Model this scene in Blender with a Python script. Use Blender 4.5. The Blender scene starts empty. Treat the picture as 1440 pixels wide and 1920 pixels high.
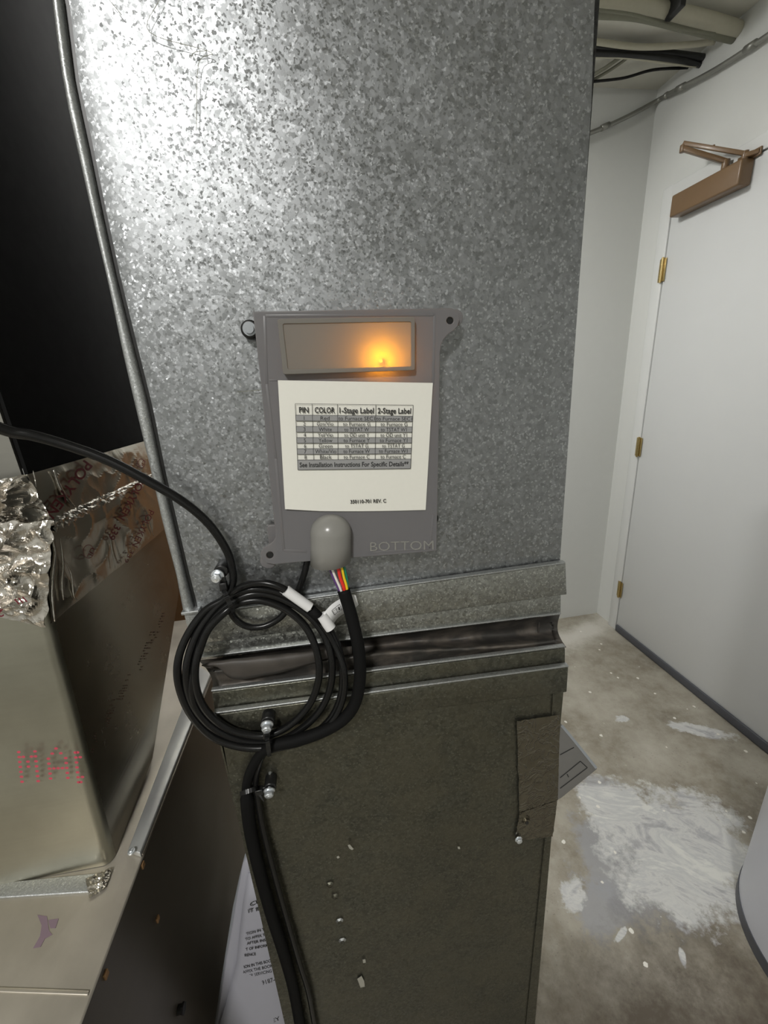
import bpy, bmesh, math, random
from mathutils import Vector, Matrix, noise
random.seed(7)
C = bpy.context.scene.collection
# ------------------------------------------------------------------ camera, light, exposure
F = 750.0
CZ = 1.4066
RM = Matrix(((0.98554344, 0.10563153, -0.13246169), (-0.15808737, 0.29217645, -0.94320799), (-0.06093032, 0.95051297, 0.30465159)))
RM = Matrix(((RM[0][0], RM[0][1], RM[0][2]), (-RM[1][0], -RM[1][1], -RM[1][2]), (RM[2][0], RM[2][1], RM[2][2])))
# RM rows are world x (along the duct face), world y (into it), world z (up) in camera axes
RM = Matrix(((0.98554344, 0.10563153, -0.13246169), (0.15808737, -0.29217645, 0.94320799), (-0.06093032, 0.95051297, 0.30465159)))
RM[1][0], RM[1][1], RM[1][2] = -0.15808737, 0.29217645, -0.94320799
cam_d = bpy.data.cameras.new('camera'); cam = bpy.data.objects.new('camera', cam_d); C.objects.link(cam)
cam.matrix_world = Matrix.Translation((0, 0, CZ)) @ RM.to_4x4()
cam_d.sensor_fit = 'HORIZONTAL'; cam_d.sensor_width = 36; cam_d.lens = F*36/1440; cam_d.clip_start = 0.01
bpy.context.scene.camera = cam
vs = bpy.context.scene.view_settings
vs.view_transform = 'Standard'; vs.look = 'None'; vs.gamma = 1; vs.use_curve_mapping = False; vs.exposure = 0.0
w = bpy.data.worlds.new('world'); bpy.context.scene.world = w; w.use_nodes = True
w.node_tree.nodes['Background'].inputs[0].default_value = (.6, .6, .55, 1); w.node_tree.nodes['Background'].inputs[1].default_value = .1

def lamp(name, kind, loc, energy, color=(1, 1, 1), size=.2, aim=None, size_y=None):
    l = bpy.data.lights.new(name, kind); l.energy = energy; l.color = color
    if kind == 'AREA':
        l.size = size
        if size_y: l.shape = 'RECTANGLE'; l.size_y = size_y
        else: l.shape = 'DISK'
    else: l.shadow_soft_size = size
    o = bpy.data.objects.new(name, l); C.objects.link(o); o.location = loc
    if aim is not None: o.rotation_euler = (Vector(aim)-Vector(loc)).to_track_quat('-Z', 'Y').to_euler()
    return o
lamp('ceiling_lamp', 'AREA', (-.54, -1.05, 2.495), 38, (1.0, .985, .955), .26)
lamp('room_lamp', 'AREA', (.10, 1.50, 2.495), 31, (1.0, .99, .97), .3)  # added unseen fill behind the duct, brightens door and far walls
lamp('room_lamp_globe', 'POINT', (.10, 1.50, 2.40), 11, (1.0, .99, .97), .07)  # added point fill, lifts the ceiling and upper walls

# ------------------------------------------------------------------ geometry helpers
def ray(u, v): return RM @ Vector(((u-720)/F, -(v-960)/F, -1))
O = Vector((0, 0, CZ))
def onY(u, v, y): d = ray(u, v); return O+d*(y/d.y)
def onX(u, v, x): d = ray(u, v); return O+d*(x/d.x)
def onZ(u, v, z): d = ray(u, v); return O+d*((z-CZ)/d.z)
def onP(u, v, p, n): d = ray(u, v); return O+d*((p-O).dot(n)/d.dot(n))
def rad(u, v, y, px): return px*(y/ray(u, v).y)/F

def link(name, me, mat=None, parent=None):
    o = bpy.data.objects.new(name, me); C.objects.link(o)
    if mat is not None and not me.materials: me.materials.append(mat)
    if parent is not None: o.parent = parent
    return o
def mesh(name, vs_, fs, mat=None, parent=None, smooth=False):
    me = bpy.data.meshes.new(name); me.from_pydata([tuple(v) for v in vs_], [], fs); me.update()
    bm = bmesh.new(); bm.from_mesh(me); bmesh.ops.recalc_face_normals(bm, faces=bm.faces); bm.to_mesh(me); bm.free()
    if smooth:
        for p in me.polygons: p.use_smooth = True
    return link(name, me, mat, parent)
def tag(o, label=None, cat=None, group=None, kind=None):
    if label: o['label'] = label
    if cat: o['category'] = cat
    if group: o['group'] = group
    if kind: o['kind'] = kind
    return o
def empty(name, loc, label, cat, group=None):
    o = bpy.data.objects.new(name, None); C.objects.link(o); o.location = loc; o.empty_display_size = .02
    return tag(o, label, cat, group)
def fixparent():
    bpy.context.view_layer.update()
    for o in bpy.data.objects:                      # meshes are written in world coordinates: keep them there under their parents
        if o.parent is not None and o.matrix_parent_inverse == Matrix.Identity(4):
            o.matrix_parent_inverse = o.parent.matrix_world.inverted()
def bevel(o, wd=.001, seg=2, ang=30):
    m = o.modifiers.new('b', 'BEVEL'); m.width = wd; m.segments = seg; m.limit_method = 'ANGLE'; m.angle_limit = math.radians(ang)
    for p in o.data.polygons: p.use_smooth = True
    return o
class MB:
    def __init__(s): s.v = []; s.f = []
    def add(s, vs_, fs):
        n = len(s.v); s.v += [Vector(v) for v in vs_]; s.f += [[i+n for i in f] for f in fs]; return s
    def box(s, a, b, M=None):
        x0, y0, z0 = a; x1, y1, z1 = b
        v = [Vector(p) for p in ((x0,y0,z0),(x1,y0,z0),(x1,y1,z0),(x0,y1,z0),(x0,y0,z1),(x1,y0,z1),(x1,y1,z1),(x0,y1,z1))]
        if M is not None: v = [M @ p for p in v]
        return s.add(v, [(0,3,2,1),(4,5,6,7),(0,1,5,4),(1,2,6,5),(2,3,7,6),(3,0,4,7)])
    def prism(s, pts, off):
        n = len(pts); off = Vector(off)
        fs = [list(range(n)), [n+i for i in range(n)][::-1]]+[[i, (i+1) % n, n+(i+1) % n, n+i] for i in range(n)]
        return s.add(list(pts)+[Vector(p)+off for p in pts], fs)
    def tube(s, pts, r, seg=12, cap=True):
        pts = [Vector(p) for p in pts]; n = len(pts)
        rs = r if isinstance(r, (list, tuple)) else [r]*n
        T = [(pts[min(i+1, n-1)]-pts[max(i-1, 0)]).normalized() for i in range(n)]
        a = T[0].orthogonal().normalized(); vs_ = []
        for i in range(n):
            a = (a-T[i]*a.dot(T[i])).normalized(); b = T[i].cross(a)
            for k in range(seg):
                t = 2*math.pi*k/seg; vs_.append(pts[i]+(a*math.cos(t)+b*math.sin(t))*rs[i])
        fs = [[i*seg+k, i*seg+(k+1) % seg, (i+1)*seg+(k+1) % seg, (i+1)*seg+k] for i in range(n-1) for k in range(seg)]
        if cap: fs += [list(range(seg))[::-1], [(n-1)*seg+k for k in range(seg)]]
        return s.add(vs_, fs)
    def cyl(s, p, axis, r, h, seg=24, r2=None):
        p = Vector(p); ax = Vector(axis).normalized()
        return s.tube([p, p+ax*h], [r, r if r2 is None else r2], seg)
    def obj(s, name, mat, parent=None, smooth=False): return mesh(name, s.v, s.f, mat, parent, smooth)
def spline(pts, res=8):
    pts = [Vector(p) for p in pts]; out = []
    P = [pts[0]*2-pts[1]]+pts+[pts[-1]*2-pts[-2]]
    for i in range(1, len(P)-2):
        a, b, c, d = P[i-1], P[i], P[i+1], P[i+2]
        for k in range(res):
            t = k/res
            out.append(.5*((2*b)+(c-a)*t+(2*a-5*b+4*c-d)*t*t+(3*b-a-3*c+d)*t**3))
    out.append(pts[-1]); return out
def smooth_auto(o, ang=35):
    for p in o.data.polygons: p.use_smooth = True
    o.data.set_sharp_from_angle(angle=math.radians(ang)) if hasattr(o.data, 'set_sharp_from_angle') else None
    return o
def curve_mesh(cu):
    ob = bpy.data.objects.new('t', cu); C.objects.link(ob)
    dg = bpy.context.evaluated_depsgraph_get(); dg.update()
    ev = ob.evaluated_get(dg); me = ev.to_mesh()
    v = [p.co.copy() for p in me.vertices]; f = [list(p.vertices) for p in me.polygons]
    ev.to_mesh_clear(); bpy.data.objects.remove(ob); bpy.data.curves.remove(cu); return v, f
_tc = {}
def text_vf(s, bold=0.0, ext=0.0):
    k = (s, bold, ext)
    if k not in _tc:
        cu = bpy.data.curves.new('t', 'FONT'); cu.body = s; cu.size = 1; cu.offset = bold; cu.extrude = ext; cu.resolution_u = 3
        v, f = curve_mesh(cu)
        x0 = min(p.x for p in v); x1 = max(p.x for p in v)
        _tc[k] = ([Vector((p.x-x0, p.y, p.z)) for p in v], f, x1-x0)
    return _tc[k]
CAP = .7
def text_to(mb, s, a, b, h, fn, bold=.012, ext=0.0):
    """text whose baseline runs from a to b (2D), cap height h, letters' up on the left of the reading direction; fn maps 2D (+ height) to 3D"""
    v, f, wdt = text_vf(s, bold, ext)
    a = Vector(a); b = Vector(b); d = b-a; up = Vector((d.y, -d.x)).normalized()*h/CAP   # image coordinates: y runs down
    mb.add([fn(*(a+d*(p.x/wdt)+up*p.y), p.z) for p in v], f)
def plate(name, outer, holes, th, y, mat, parent, bev=0.0):
    """flat plate in a plane y=const: pixel outlines, front face at y, thickness th going back"""
    cu = bpy.data.curves.new('p', 'CURVE'); cu.dimensions = '2D'; cu.fill_mode = 'BOTH'
    for loop in [outer]+holes:
        sp = cu.splines.new('POLY'); sp.points.add(len(loop)-1); sp.use_cyclic_u = True
        for i, (u, v) in enumerate(loop):
            p = onY(u, v, y); sp.points[i].co = (p.x, p.z, 0, 1)
    cu.extrude = th/2-bev; cu.bevel_depth = bev; cu.bevel_resolution = 2; cu.offset = -bev
    v, f = curve_mesh(cu)
    o = mesh(name, [Vector((p.x, y+th/2-p.z, p.y)) for p in v], f, mat, parent)
    return smooth_auto(o, 40)
def circ(u, v, r, n=20): return [(u+r*math.cos(2*math.pi*i/n), v+r*math.sin(2*math.pi*i/n)) for i in range(n)]
def rnd(poly, r, n=5):
    out = []
    for i, p in enumerate(poly):
        p = Vector(p); a = (Vector(poly[i-1])-p).normalized(); b = (Vector(poly[(i+1) % len(poly)])-p).normalized()
        s, e = p+a*r, p+b*r
        for k in range(n+1):
            t = k/n; q = s*(1-t)**2+p*2*t*(1-t)+e*t*t; out.append((q.x, q.y))
    return out

# ------------------------------------------------------------------ material helpers
class N:
    def __init__(s, name):
        s.m = bpy.data.materials.new(name); s.m.use_nodes = True; s.t = s.m.node_tree; s.b = s.t.nodes['Principled BSDF']
        s.out = s.t.nodes['Material Output']; s._tc = None
    def n(s, typ, ins=None, **kw):
        o = s.t.nodes.new(typ)
        for k, v in kw.items(): setattr(o, k, v)
        for k, v in (ins or {}).items(): s.set(o.inputs[k], v)
        return o
    def set(s, sock, v):
        if isinstance(v, bpy.types.NodeSocket): s.t.links.new(v, sock)
        elif isinstance(v, bpy.types.Node): s.t.links.new(v.outputs[0], sock)
        else:
            if isinstance(v, (tuple, list)) and len(v) == 3 and sock.type == 'RGBA': v = (*v, 1)
            sock.default_value = v
    def co(s): 
        if s._tc is None: s._tc = s.n('ShaderNodeNewGeometry')
        return s._tc.outputs['Position']
    def scaled(s, sc): return s.n('ShaderNodeVectorMath', {0: s.co(), 1: sc}, operation='MULTIPLY').outputs[0]
    def noise(s, scale, detail=3, rough=.5, vec=None, dist=0):
        return s.n('ShaderNodeTexNoise', {'Vector': vec or s.co(), 'Scale': scale, 'Detail': detail, 'Roughness': rough, 'Distortion': dist})
    def vor(s, scale, vec=None, feature='F1', rand=1): return s.n('ShaderNodeTexVoronoi', {'Vector': vec or s.co(), 'Scale': scale, 'Randomness': rand}, feature=feature)
    def math(s, op, a, b=0.0, c=None, clamp=False):
        o = s.n('ShaderNodeMath', {0: a, 1: b}, operation=op, use_clamp=clamp)
        if c is not None: s.set(o.inputs[2], c)
        return o.outputs[0]
    def vm(s, op, a, b=(0, 0, 0)): return s.n('ShaderNodeVectorMath', {0: a, 1: b}, operation=op)
    def ramp(s, x, stops, interp='LINEAR'):
        o = s.n('ShaderNodeValToRGB', {0: x}); o.color_ramp.interpolation = interp; e = o.color_ramp.elements
        while len(e) < len(stops): e.new(1)
        for i, (p, c) in enumerate(stops):
            e[i].position = p; e[i].color = (*c, 1) if isinstance(c, (tuple, list)) else (c, c, c, 1)
        return o.outputs[0]
    def mix(s, f, a, b, blend='MIX'):
        o = s.n('ShaderNodeMix', data_type='RGBA', blend_type=blend); s.set(o.inputs[0], f); s.set(o.inputs[6], a); s.set(o.inputs[7], b); return o.outputs[2]
    def bump(s, h, strength=.3, dist=.001, normal=None):
        o = s.n('ShaderNodeBump', {'Height': h, 'Strength': strength, 'Distance': dist})
        if normal is not None: s.set(o.inputs['Normal'], normal)
        return o.outputs[0]
    def p(s, **kw):
        names = dict(col='Base Color', metal='Metallic', rough='Roughness', normal='Normal', spec='Specular IOR Level', coat='Coat Weight', trans='Transmission Weight', aniso='Anisotropic', alpha='Alpha', sheen='Sheen Weight')
        for k, v in kw.items(): s.set(s.b.inputs[names[k]], v)
        return s.m
def simple(name, col, rough=.5, metal=0, nscale=60, var=.08, bump=0.05, **kw):
    m = N(name); nz = m.noise(nscale, 4)
    c = m.mix(m.math('MULTIPLY', nz.outputs[0], 1.0), tuple(x*(1-var) for x in col), tuple(min(1, x*(1+var)) for x in col))
    m.p(col=c, rough=rough, metal=metal, **kw)
    if bump: m.set(m.b.inputs['Normal'], m.bump(nz.outputs[0], bump, .001))
    return m.m
def galvanized(name, tilt=.125, scale=245, lo=(.255, .265, .27), hi=(.375, .387, .40), rough=.35, metal=.92, grime=0.0):
    m = N(name)
    wv = m.vm('ADD', m.co(), m.vm('MULTIPLY', m.vm('SUBTRACT', m.noise(500, 2).outputs['Color'], (.5, .5, .5)).outputs[0], (.0028,)*3).outputs[0]).outputs[0]
    v1 = m.vor(scale, wv); v2 = m.vor(scale*2.3, wv)
    big = m.noise(9, 4, .6).outputs[0]; fine = m.noise(900, 2).outputs[0]
    t1 = m.vm('SUBTRACT', v1.outputs['Color'], (.5, .5, .5)).outputs[0]
    t2 = m.vm('SUBTRACT', v2.outputs['Color'], (.5, .5, .5)).outputs[0]
    sel = m.n('ShaderNodeSeparateColor', {0: v2.outputs['Color']})
    flag = m.math('GREATER_THAN', sel.outputs[0], .78)
    tt = m.vm('ADD', m.vm('SCALE', t1).outputs[0], m.vm('SCALE', t2).outputs[0])
    for k, sc in ((0, tilt*.55), (1, None)):
        nd = tt.inputs[k].links[0].from_node
        m.set(nd.inputs['Scale'], sc if sc is not None else m.math('MULTIPLY', flag, tilt*2.3))
    nn = m.vm('NORMALIZE', m.vm('ADD', m._tc.outputs['Normal'], tt.outputs[0]).outputs[0]).outputs[0]
    s1 = m.n('ShaderNodeSeparateColor', {0: v1.outputs['Color']})
    c = m.mix(m.math('MULTIPLY', s1.outputs[1], m.math('ADD', m.math('MULTIPLY', big, .9), .3)), lo, hi)
    fl = m.math('MULTIPLY', m.math('GREATER_THAN', sel.outputs[1], .90), .55)
    c = m.mix(fl, c, tuple(min(1, x*1.5) for x in hi))
    if grime:
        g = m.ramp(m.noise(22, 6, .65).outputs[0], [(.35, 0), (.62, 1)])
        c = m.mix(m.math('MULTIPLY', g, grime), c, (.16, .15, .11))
    r = m.math('ADD', m.math('MULTIPLY', s1.outputs[2], .16), rough)
    r = m.math('ADD', r, m.math('MULTIPLY', m.math('SUBTRACT', big, .5), .25))
    m.p(col=c, metal=metal, rough=r, normal=m.bump(fine, .08, .0004, nn))
    return m.m
def sheet(name, col, rough=.28, metal=.95, streak=(3, 3, 160), bump=.04, wave=0.0):
    m = N(name)
    a = m.noise(1, 4, .6, m.scaled(streak)).outputs[0]; b = m.noise(11, 5, .6).outputs[0]
    c = m.mix(b, tuple(x*.72 for x in col), tuple(min(1, x*1.15) for x in col))
    c = m.mix(m.math('MULTIPLY', a, .25), c, tuple(x*.6 for x in col))
    h = m.math('ADD', m.math('MULTIPLY', a, .3), m.math('MULTIPLY', m.noise(5, 2).outputs[0], wave))
    m.p(col=c, metal=metal, rough=m.math('ADD', m.math('MULTIPLY', b, .22), rough-.08), normal=m.bump(h, bump*4, .002))
    return m.m

M = {}
M['galv'] = galvanized('galvanized_spangle')
M['galv_low'] = galvanized('galvanized_shaded_grimy', tilt=.14, lo=(.08, .08, .064), hi=(.145, .145, .118), rough=.36, metal=.85, grime=.5)  # dim reflections of the lower duct put into darker base colours, plus grime
M['galv_band'] = galvanized('galvanized_band', tilt=.16, scale=300, lo=(.28, .285, .27), hi=(.5, .51, .48), rough=.34, grime=.25)
M['galv_edge'] = galvanized('galvanized_edge', tilt=.15, scale=600, lo=(.42, .43, .43), hi=(.5, .52, .52), rough=.42)
M['bright'] = sheet('brushed_sheet_metal', (.40, .385, .315), .36, streak=(2, 2, 170), wave=3)
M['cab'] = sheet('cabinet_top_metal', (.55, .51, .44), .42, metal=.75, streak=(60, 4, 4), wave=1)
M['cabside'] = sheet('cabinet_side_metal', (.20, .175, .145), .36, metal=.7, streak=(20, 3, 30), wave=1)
M['boxside'] = sheet('case_side_metal', (.36, .33, .27), .22, metal=.95, wave=1)
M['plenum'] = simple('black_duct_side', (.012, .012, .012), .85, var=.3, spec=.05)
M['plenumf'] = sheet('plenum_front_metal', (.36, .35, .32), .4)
M['strip'] = sheet('flange_strip_metal', (.62, .63, .62), .42, metal=.7)
M['black'] = simple('black_cable_jacket', (.008, .008, .008), .24, bump=.0, spec=.28)
M['sleeve'] = simple('matte_black_sleeve', (.006, .006, .006), .7, nscale=400, spec=.12)
M['tie'] = simple('black_nylon', (.012, .012, .012), .35)
M['zinc'] = simple('zinc_plated_steel', (.80, .84, .88), .30, metal=.8, nscale=900)
M['dullzinc'] = simple('dull_zinc', (.34, .36, .38), .35, metal=.8, nscale=900)
M['rubber'] = simple('black_rubber', (.01, .01, .01), .4)
M['paper'] = simple('white_paper', (.80, .79, .72), .6, nscale=200, var=.02, bump=.01)
M['speck'] = simple('dried_paint_speck', (.36, .35, .30), .6)
M['tag'] = simple('white_cable_label', (.78, .78, .78), .5, var=.02)
M['manual'] = simple('manual_paper', (.40, .40, .45), .7, var=.03)
M['cover'] = simple('grey_booklet_cover', (.30, .32, .34), .6)
M['ink'] = simple('black_ink', (.02, .02, .02), .6, bump=0)
M['inkgrey'] = simple('grey_ink_row', (.30, .30, .30), .6, bump=0)
M['red_ink'] = simple('dark_red_ink', (.13, .004, .014), .45, bump=0)
M['dot_ink'] = simple('pink_red_ink_dots', (.55, .06, .10), .5, bump=0)
M['wall'] = simple('white_painted_wall', (.66, .67, .65), .55, nscale=25, var=.02, bump=.06)
M['door'] = simple('white_painted_door', (.64, .65, .65), .38, nscale=12, var=.015, bump=.02)
M['frame'] = simple('white_painted_door_frame', (.68, .69, .68), .35, nscale=12, var=.015, bump=.02)
M['ceil'] = simple('ceiling_paint', (.66, .65, .58), .8, nscale=14, var=.1, bump=.15)
M['brass'] = simple('brass', (.52, .40, .18), .3, metal=1, nscale=200, var=.3)
M['brown'] = simple('brown_enamel', (.165, .098, .046), .38, nscale=30, var=.06, coat=.1)
M['sweep'] = simple('dark_grey_door_sweep', (.075, .078, .09), .5)
M['conduit'] = sheet('conduit_metal', (.36, .36, .33), .4, metal=.7)
M['pvc'] = simple('cream_pipe', (.50, .48, .38), .5)
M['grime'] = simple('olive_pipe', (.20, .20, .15), .6)
M['wood'] = simple('wood', (.30, .15, .06), .5, nscale=20, var=.3)
M['rust'] = simple('rusty_copper_clip', (.34, .19, .085), .6, var=.4)
M['heater'] = simple('grey_enamel_jacket', (.56, .57, .62), .32, var=.02)
M['card'] = simple('grey_cardboard', (.17, .165, .155), .6)
M['pcb'] = simple('circuit_board', (.10, .085, .08), .5)
M['term'] = simple('terminal_block', (.55, .42, .38), .5)
for n_, c_ in dict(wire_white=(.8, .78, .72), wire_red=(.75, .03, .02), wire_yellow=(.85, .6, .02), wire_green=(.01, .22, .13), wire_violet=(.12, .05, .2)).items():
    M[n_] = simple(n_+'_insulation', c_, .35, bump=0)
# crinkled foil tape
m = N('foil_tape'); h1 = m.noise(70, 5, .6, dist=1.2).outputs[0]; h2 = m.vor(60, None, 'DISTANCE_TO_EDGE').outputs[0]
M['foil'] = m.p(col=m.mix(m.noise(15).outputs[0], (.50, .47, .43), (.80, .76, .70)), metal=1.0, rough=.17, normal=m.bump(m.math('ADD', h1, m.math('MINIMUM', h2, .05)), .30, .004))
m = N('foil_tape_smooth'); h1 = m.noise(18, 3, .5).outputs[0]
M['foils'] = m.p(col=m.mix(h1, (.42, .39, .34), (.60, .57, .50)), metal=.95, rough=.24, normal=m.bump(h1, .22, .006))
m = N('foil_patch_worn'); h1 = m.noise(60, 5, .6, dist=.8).outputs[0]
M['patch'] = m.p(col=m.mix(h1, (.13, .12, .095), (.26, .24, .195)), metal=.95, rough=.26, normal=m.bump(m.ramp(m.noise(45, 3, .5, dist=1.5).outputs[0], [(.44, 0), (.5, 1), (.56, 0)]), .5, .002))
# canvas connector
m = N('black_canvas'); wv = m.n('ShaderNodeTexWave', {'Vector': m.co(), 'Scale': 300}).outputs[0]; nz = m.noise(28, 5, .6).outputs[0]
M['canvas'] = m.p(col=m.mix(m.ramp(nz, [(.45, 0), (.75, 1)]), (.045, .042, .038), (.17, .145, .12)), rough=.5, normal=m.bump(m.math('ADD', m.math('MULTIPLY', m.noise(600, 2).outputs[0], .15), m.noise(26, 4).outputs[0]), .3, .003))
M['canvas_worn'] = simple('worn_canvas', (.062, .054, .047), .55, nscale=45, var=.45, bump=.3)
# smoky translucent plastic
def plastic(name, col, tcol, tl, clear, rough=.35):
    m = N(name); nz = m.noise(14, 3).outputs[0]
    m.p(col=m.mix(nz, tuple(x*.93 for x in col), tuple(x*1.07 for x in col)), rough=rough)
    tr = m.n('ShaderNodeBsdfTranslucent', {'Color': tcol}); tp = m.n('ShaderNodeBsdfTransparent', {'Color': (.9, .88, .85, 1)})
    a = m.n('ShaderNodeMixShader', {0: tl, 1: m.b.outputs[0], 2: tr.outputs[0]})
    b = m.n('ShaderNodeMixShader', {0: clear, 1: a.outputs[0], 2: tp.outputs[0]})
    m.set(m.out.inputs[0], b.outputs[0]); return m.m
M['smoke'] = plastic('smoky_grey_plastic', (.24, .238, .25), (.6, .5, .4), .36, .03)
M['smokel'] = plastic('smoky_window_plastic', (.27, .26, .24), (.7, .6, .45), .32, .14)
M['boot'] = plastic('soft_grey_plastic', (.29, .285, .265), (.6, .55, .5), .15, .02, .25)
m = N('amber_led'); m.set(m.b.inputs['Emission Color'], (1, .45, .02, 1)); m.set(m.b.inputs['Emission Strength'], 160.0); M['led'] = m.p(col=(1, .5, .1))
# concrete floor with paint
m = N('painted_concrete')
co = m.co(); nA = m.noise(3.2, 8, .62).outputs[0]; nB = m.noise(22, 8, .7).outputs[0]; nC = m.noise(120, 4, .6).outputs[0]
base = m.ramp(nA, [(.30, (.14, .118, .087)), (.45, (.235, .21, .162)), (.58, (.34, .315, .26)), (.75, (.47, .445, .385))])
base = m.mix(m.math('MULTIPLY', nB, .7), base, (.13, .115, .09), 'MULTIPLY') if False else m.mix(m.ramp(nB, [(.4, 0), (.7, .55)]), base, (.42, .40, .34))
base = m.mix(m.ramp(nC, [(.62, 0), (.72, .5)]), base, (.07, .06, .05))
def blob(cx, cy, rx, ry, rot, soft=.12, amp=1.5, ns=9.0, fine=.55):
    p = m.vm('SUBTRACT', co, (cx, cy, 0)).outputs[0]
    r = m.n('ShaderNodeVectorRotate', {'Vector': p, 'Angle': -rot}, rotation_type='Z_AXIS').outputs[0]
    q = m.vm('DIVIDE', r, (rx, ry, 1)).outputs[0]; L = m.n('ShaderNodeVectorMath', {0: q}, operation='LENGTH').outputs['Value']
    d = m.math('ADD', L, m.math('MULTIPLY', m.math('SUBTRACT', m.noise(ns, 5, .6).outputs[0], .5), amp))
    d = m.math('ADD', d, m.math('MULTIPLY', m.math('SUBTRACT', m.noise(70, 3, .7).outputs[0], .5), fine))
    return m.ramp(m.math('MULTIPLY', d, .5), [(.5-soft, 1), (.5, 0)])
sw = m.n('ShaderNodeVectorRotate', {'Vector': co, 'Angle': .5}, rotation_type='Z_AXIS').outputs[0]
st = m.noise(1, 8, .68, m.vm('MULTIPLY', sw, (6, 12, 1)).outputs[0], dist=.9).outputs[0]
paint = m.ramp(st, [(.30, (.28, .275, .27)), (.40, (.40, .40, .41)), (.47, (.56, .56, .54)), (.54, (.47, .475, .475)), (.62, (.62, .62, .585))])
def over(c, blobs, col, strength=1.0):
    for b_ in blobs: c = m.mix(m.math('MULTIPLY', b_, strength), c, col)
    return c
base = over(base, [blob(.84, .72, .26, .19, .15), blob(.62, .62, .10, .07, .3)], (.30, .305, .32), .8)
base = over(base, [blob(.55, .42, .60, .20, .3, soft=.5), blob(.9, .35, .4, .16, .1, soft=.5), blob(1.35, .62, .3, .2, .3, soft=.4)], (.07, .054, .037), .92)  # near floor turned darker brown, its shade painted into the concrete colour
base = over(base, [blob(.95, .72, .26, .19, .25), blob(.84, .87, .13, .10, .1), blob(.56, .665, .05, .035, .6, ns=25), blob(1.38, 1.06, .12, .035, -.5, ns=25), blob(1.12, 1.18, .03, .02, 0, ns=30), blob(.78, 1.18, .035, .02, 0, ns=30), blob(.63, .565, .024, .008, .4, ns=30), blob(.75, .50, .02, .008, 1.0, ns=30)], paint)
base = over(base, [blob(1.30, 1.75, .5, .10, .3, soft=.4)], (.58, .56, .51), .8)
sp = m.vor(21); dots = m.ramp(m.math('ADD', sp.outputs['Distance'], m.math('MULTIPLY', nC, .18)), [(.20, 1), (.22, 0)])
spk = m.math('MULTIPLY', dots, m.math('GREATER_THAN', m.n('ShaderNodeSeparateColor', {0: sp.outputs['Color']}).outputs[0], .55))
base = m.mix(spk, base, (.72, .70, .64))
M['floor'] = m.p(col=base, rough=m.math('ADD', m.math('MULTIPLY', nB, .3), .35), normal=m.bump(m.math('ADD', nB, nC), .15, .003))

# ------------------------------------------------------------------ room shell
XD, YB, ZC = 1.537, 1.915, CZ+1.10
XL, YF = -1.7, -2.3
def shell(name, a, b, mat): return tag(MB().box(a, b).obj(name, M[mat]), kind='structure')
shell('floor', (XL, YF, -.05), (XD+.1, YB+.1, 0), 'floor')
shell('ceiling', (XL, YF, ZC), (XD+.1, YB+.1, ZC+.05), 'ceil')
shell('wall_back', (XL, YB, 0), (XD+.1, YB+.1, ZC), 'wall')
shell('wall_left', (XL-.1, YF, 0), (XL, YB+.1, ZC), 'wall')
shell('wall_front', (XL, YF-.1, 0), (XD+.1, YF, ZC), 'wall')
# right wall with a doorway
DY0, DY1, DZ = .815, 1.742, CZ+.652
rw = MB().box((XD, DY1+.004, 0), (XD+.1, YB, ZC)).box((XD, YF, 0), (XD+.1, DY0-.004, ZC)).box((XD, DY0-.004, DZ+.004), (XD+.1, DY1+.004, ZC))
tag(rw.obj('wall_right', M['wall']), kind='structure')
# door
door = bevel(MB().box((XD-.012, DY0, .014), (XD+.03, DY1-.006, DZ-.004)).obj('door_1', M['door']), .002); tag(door, kind='structure')
fr = MB().box((XD-.016, DY1+.003, 0), (XD+.0, DY1+.052, DZ+.05)).box((XD-.016, DY1-.002, 0), (XD+.02, DY1+.006, DZ+.05)).obj('door_jamb', M['frame'], door); bevel(fr, .003)
fr = MB().box((XD-.016, DY0-.05, DZ+.001), (XD+.0, DY1+.0025, DZ+.05)).obj('door_head', M['frame'], door); bevel(fr, .003)
fr = MB().box((XD-.016, DY0-.05, 0), (XD+.0, DY0-.003, DZ+.0005)).obj('door_jamb', M['frame'], door); bevel(fr, .003)
sw_ = bevel(MB().box((XD-.022, DY0+.01, .004), (XD-.0125, DY1-.012, .042)).obj('door_sweep', M['sweep'], door), .002); sw_['label'] = 'dark grey rubber sweep along the bottom'
for zc in (.392, -.369, -1.150):
    hg = MB(); z0 = CZ+zc; hh = .089/2
    hg.cyl((XD-.021, DY1-.002, z0-hh), (0, 0, 1), .0065, hh*2, 14)
    for k in (-2, -1, 0, 1, 2): hg.cyl((XD-.021, DY1-.002, z0+k*hh*.38-.0008), (0, 0, 1), .0072, .0016, 14)
    hg.cyl((XD-.021, DY1-.002, z0+hh), (0, 0, 1), .005, .004, 12); hg.cyl((XD-.021, DY1-.002, z0-hh-.004), (0, 0, 1), .005, .004, 12)
    o = hg.obj('hinge', M['brass'], door); smooth_auto(o)
    lf = bevel(MB().box((XD-.0185, DY1-.018, z0-hh), (XD-.0155, DY1+.016, z0+hh)).obj('hinge_leaf', M['brass'], o), .0006)
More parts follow.
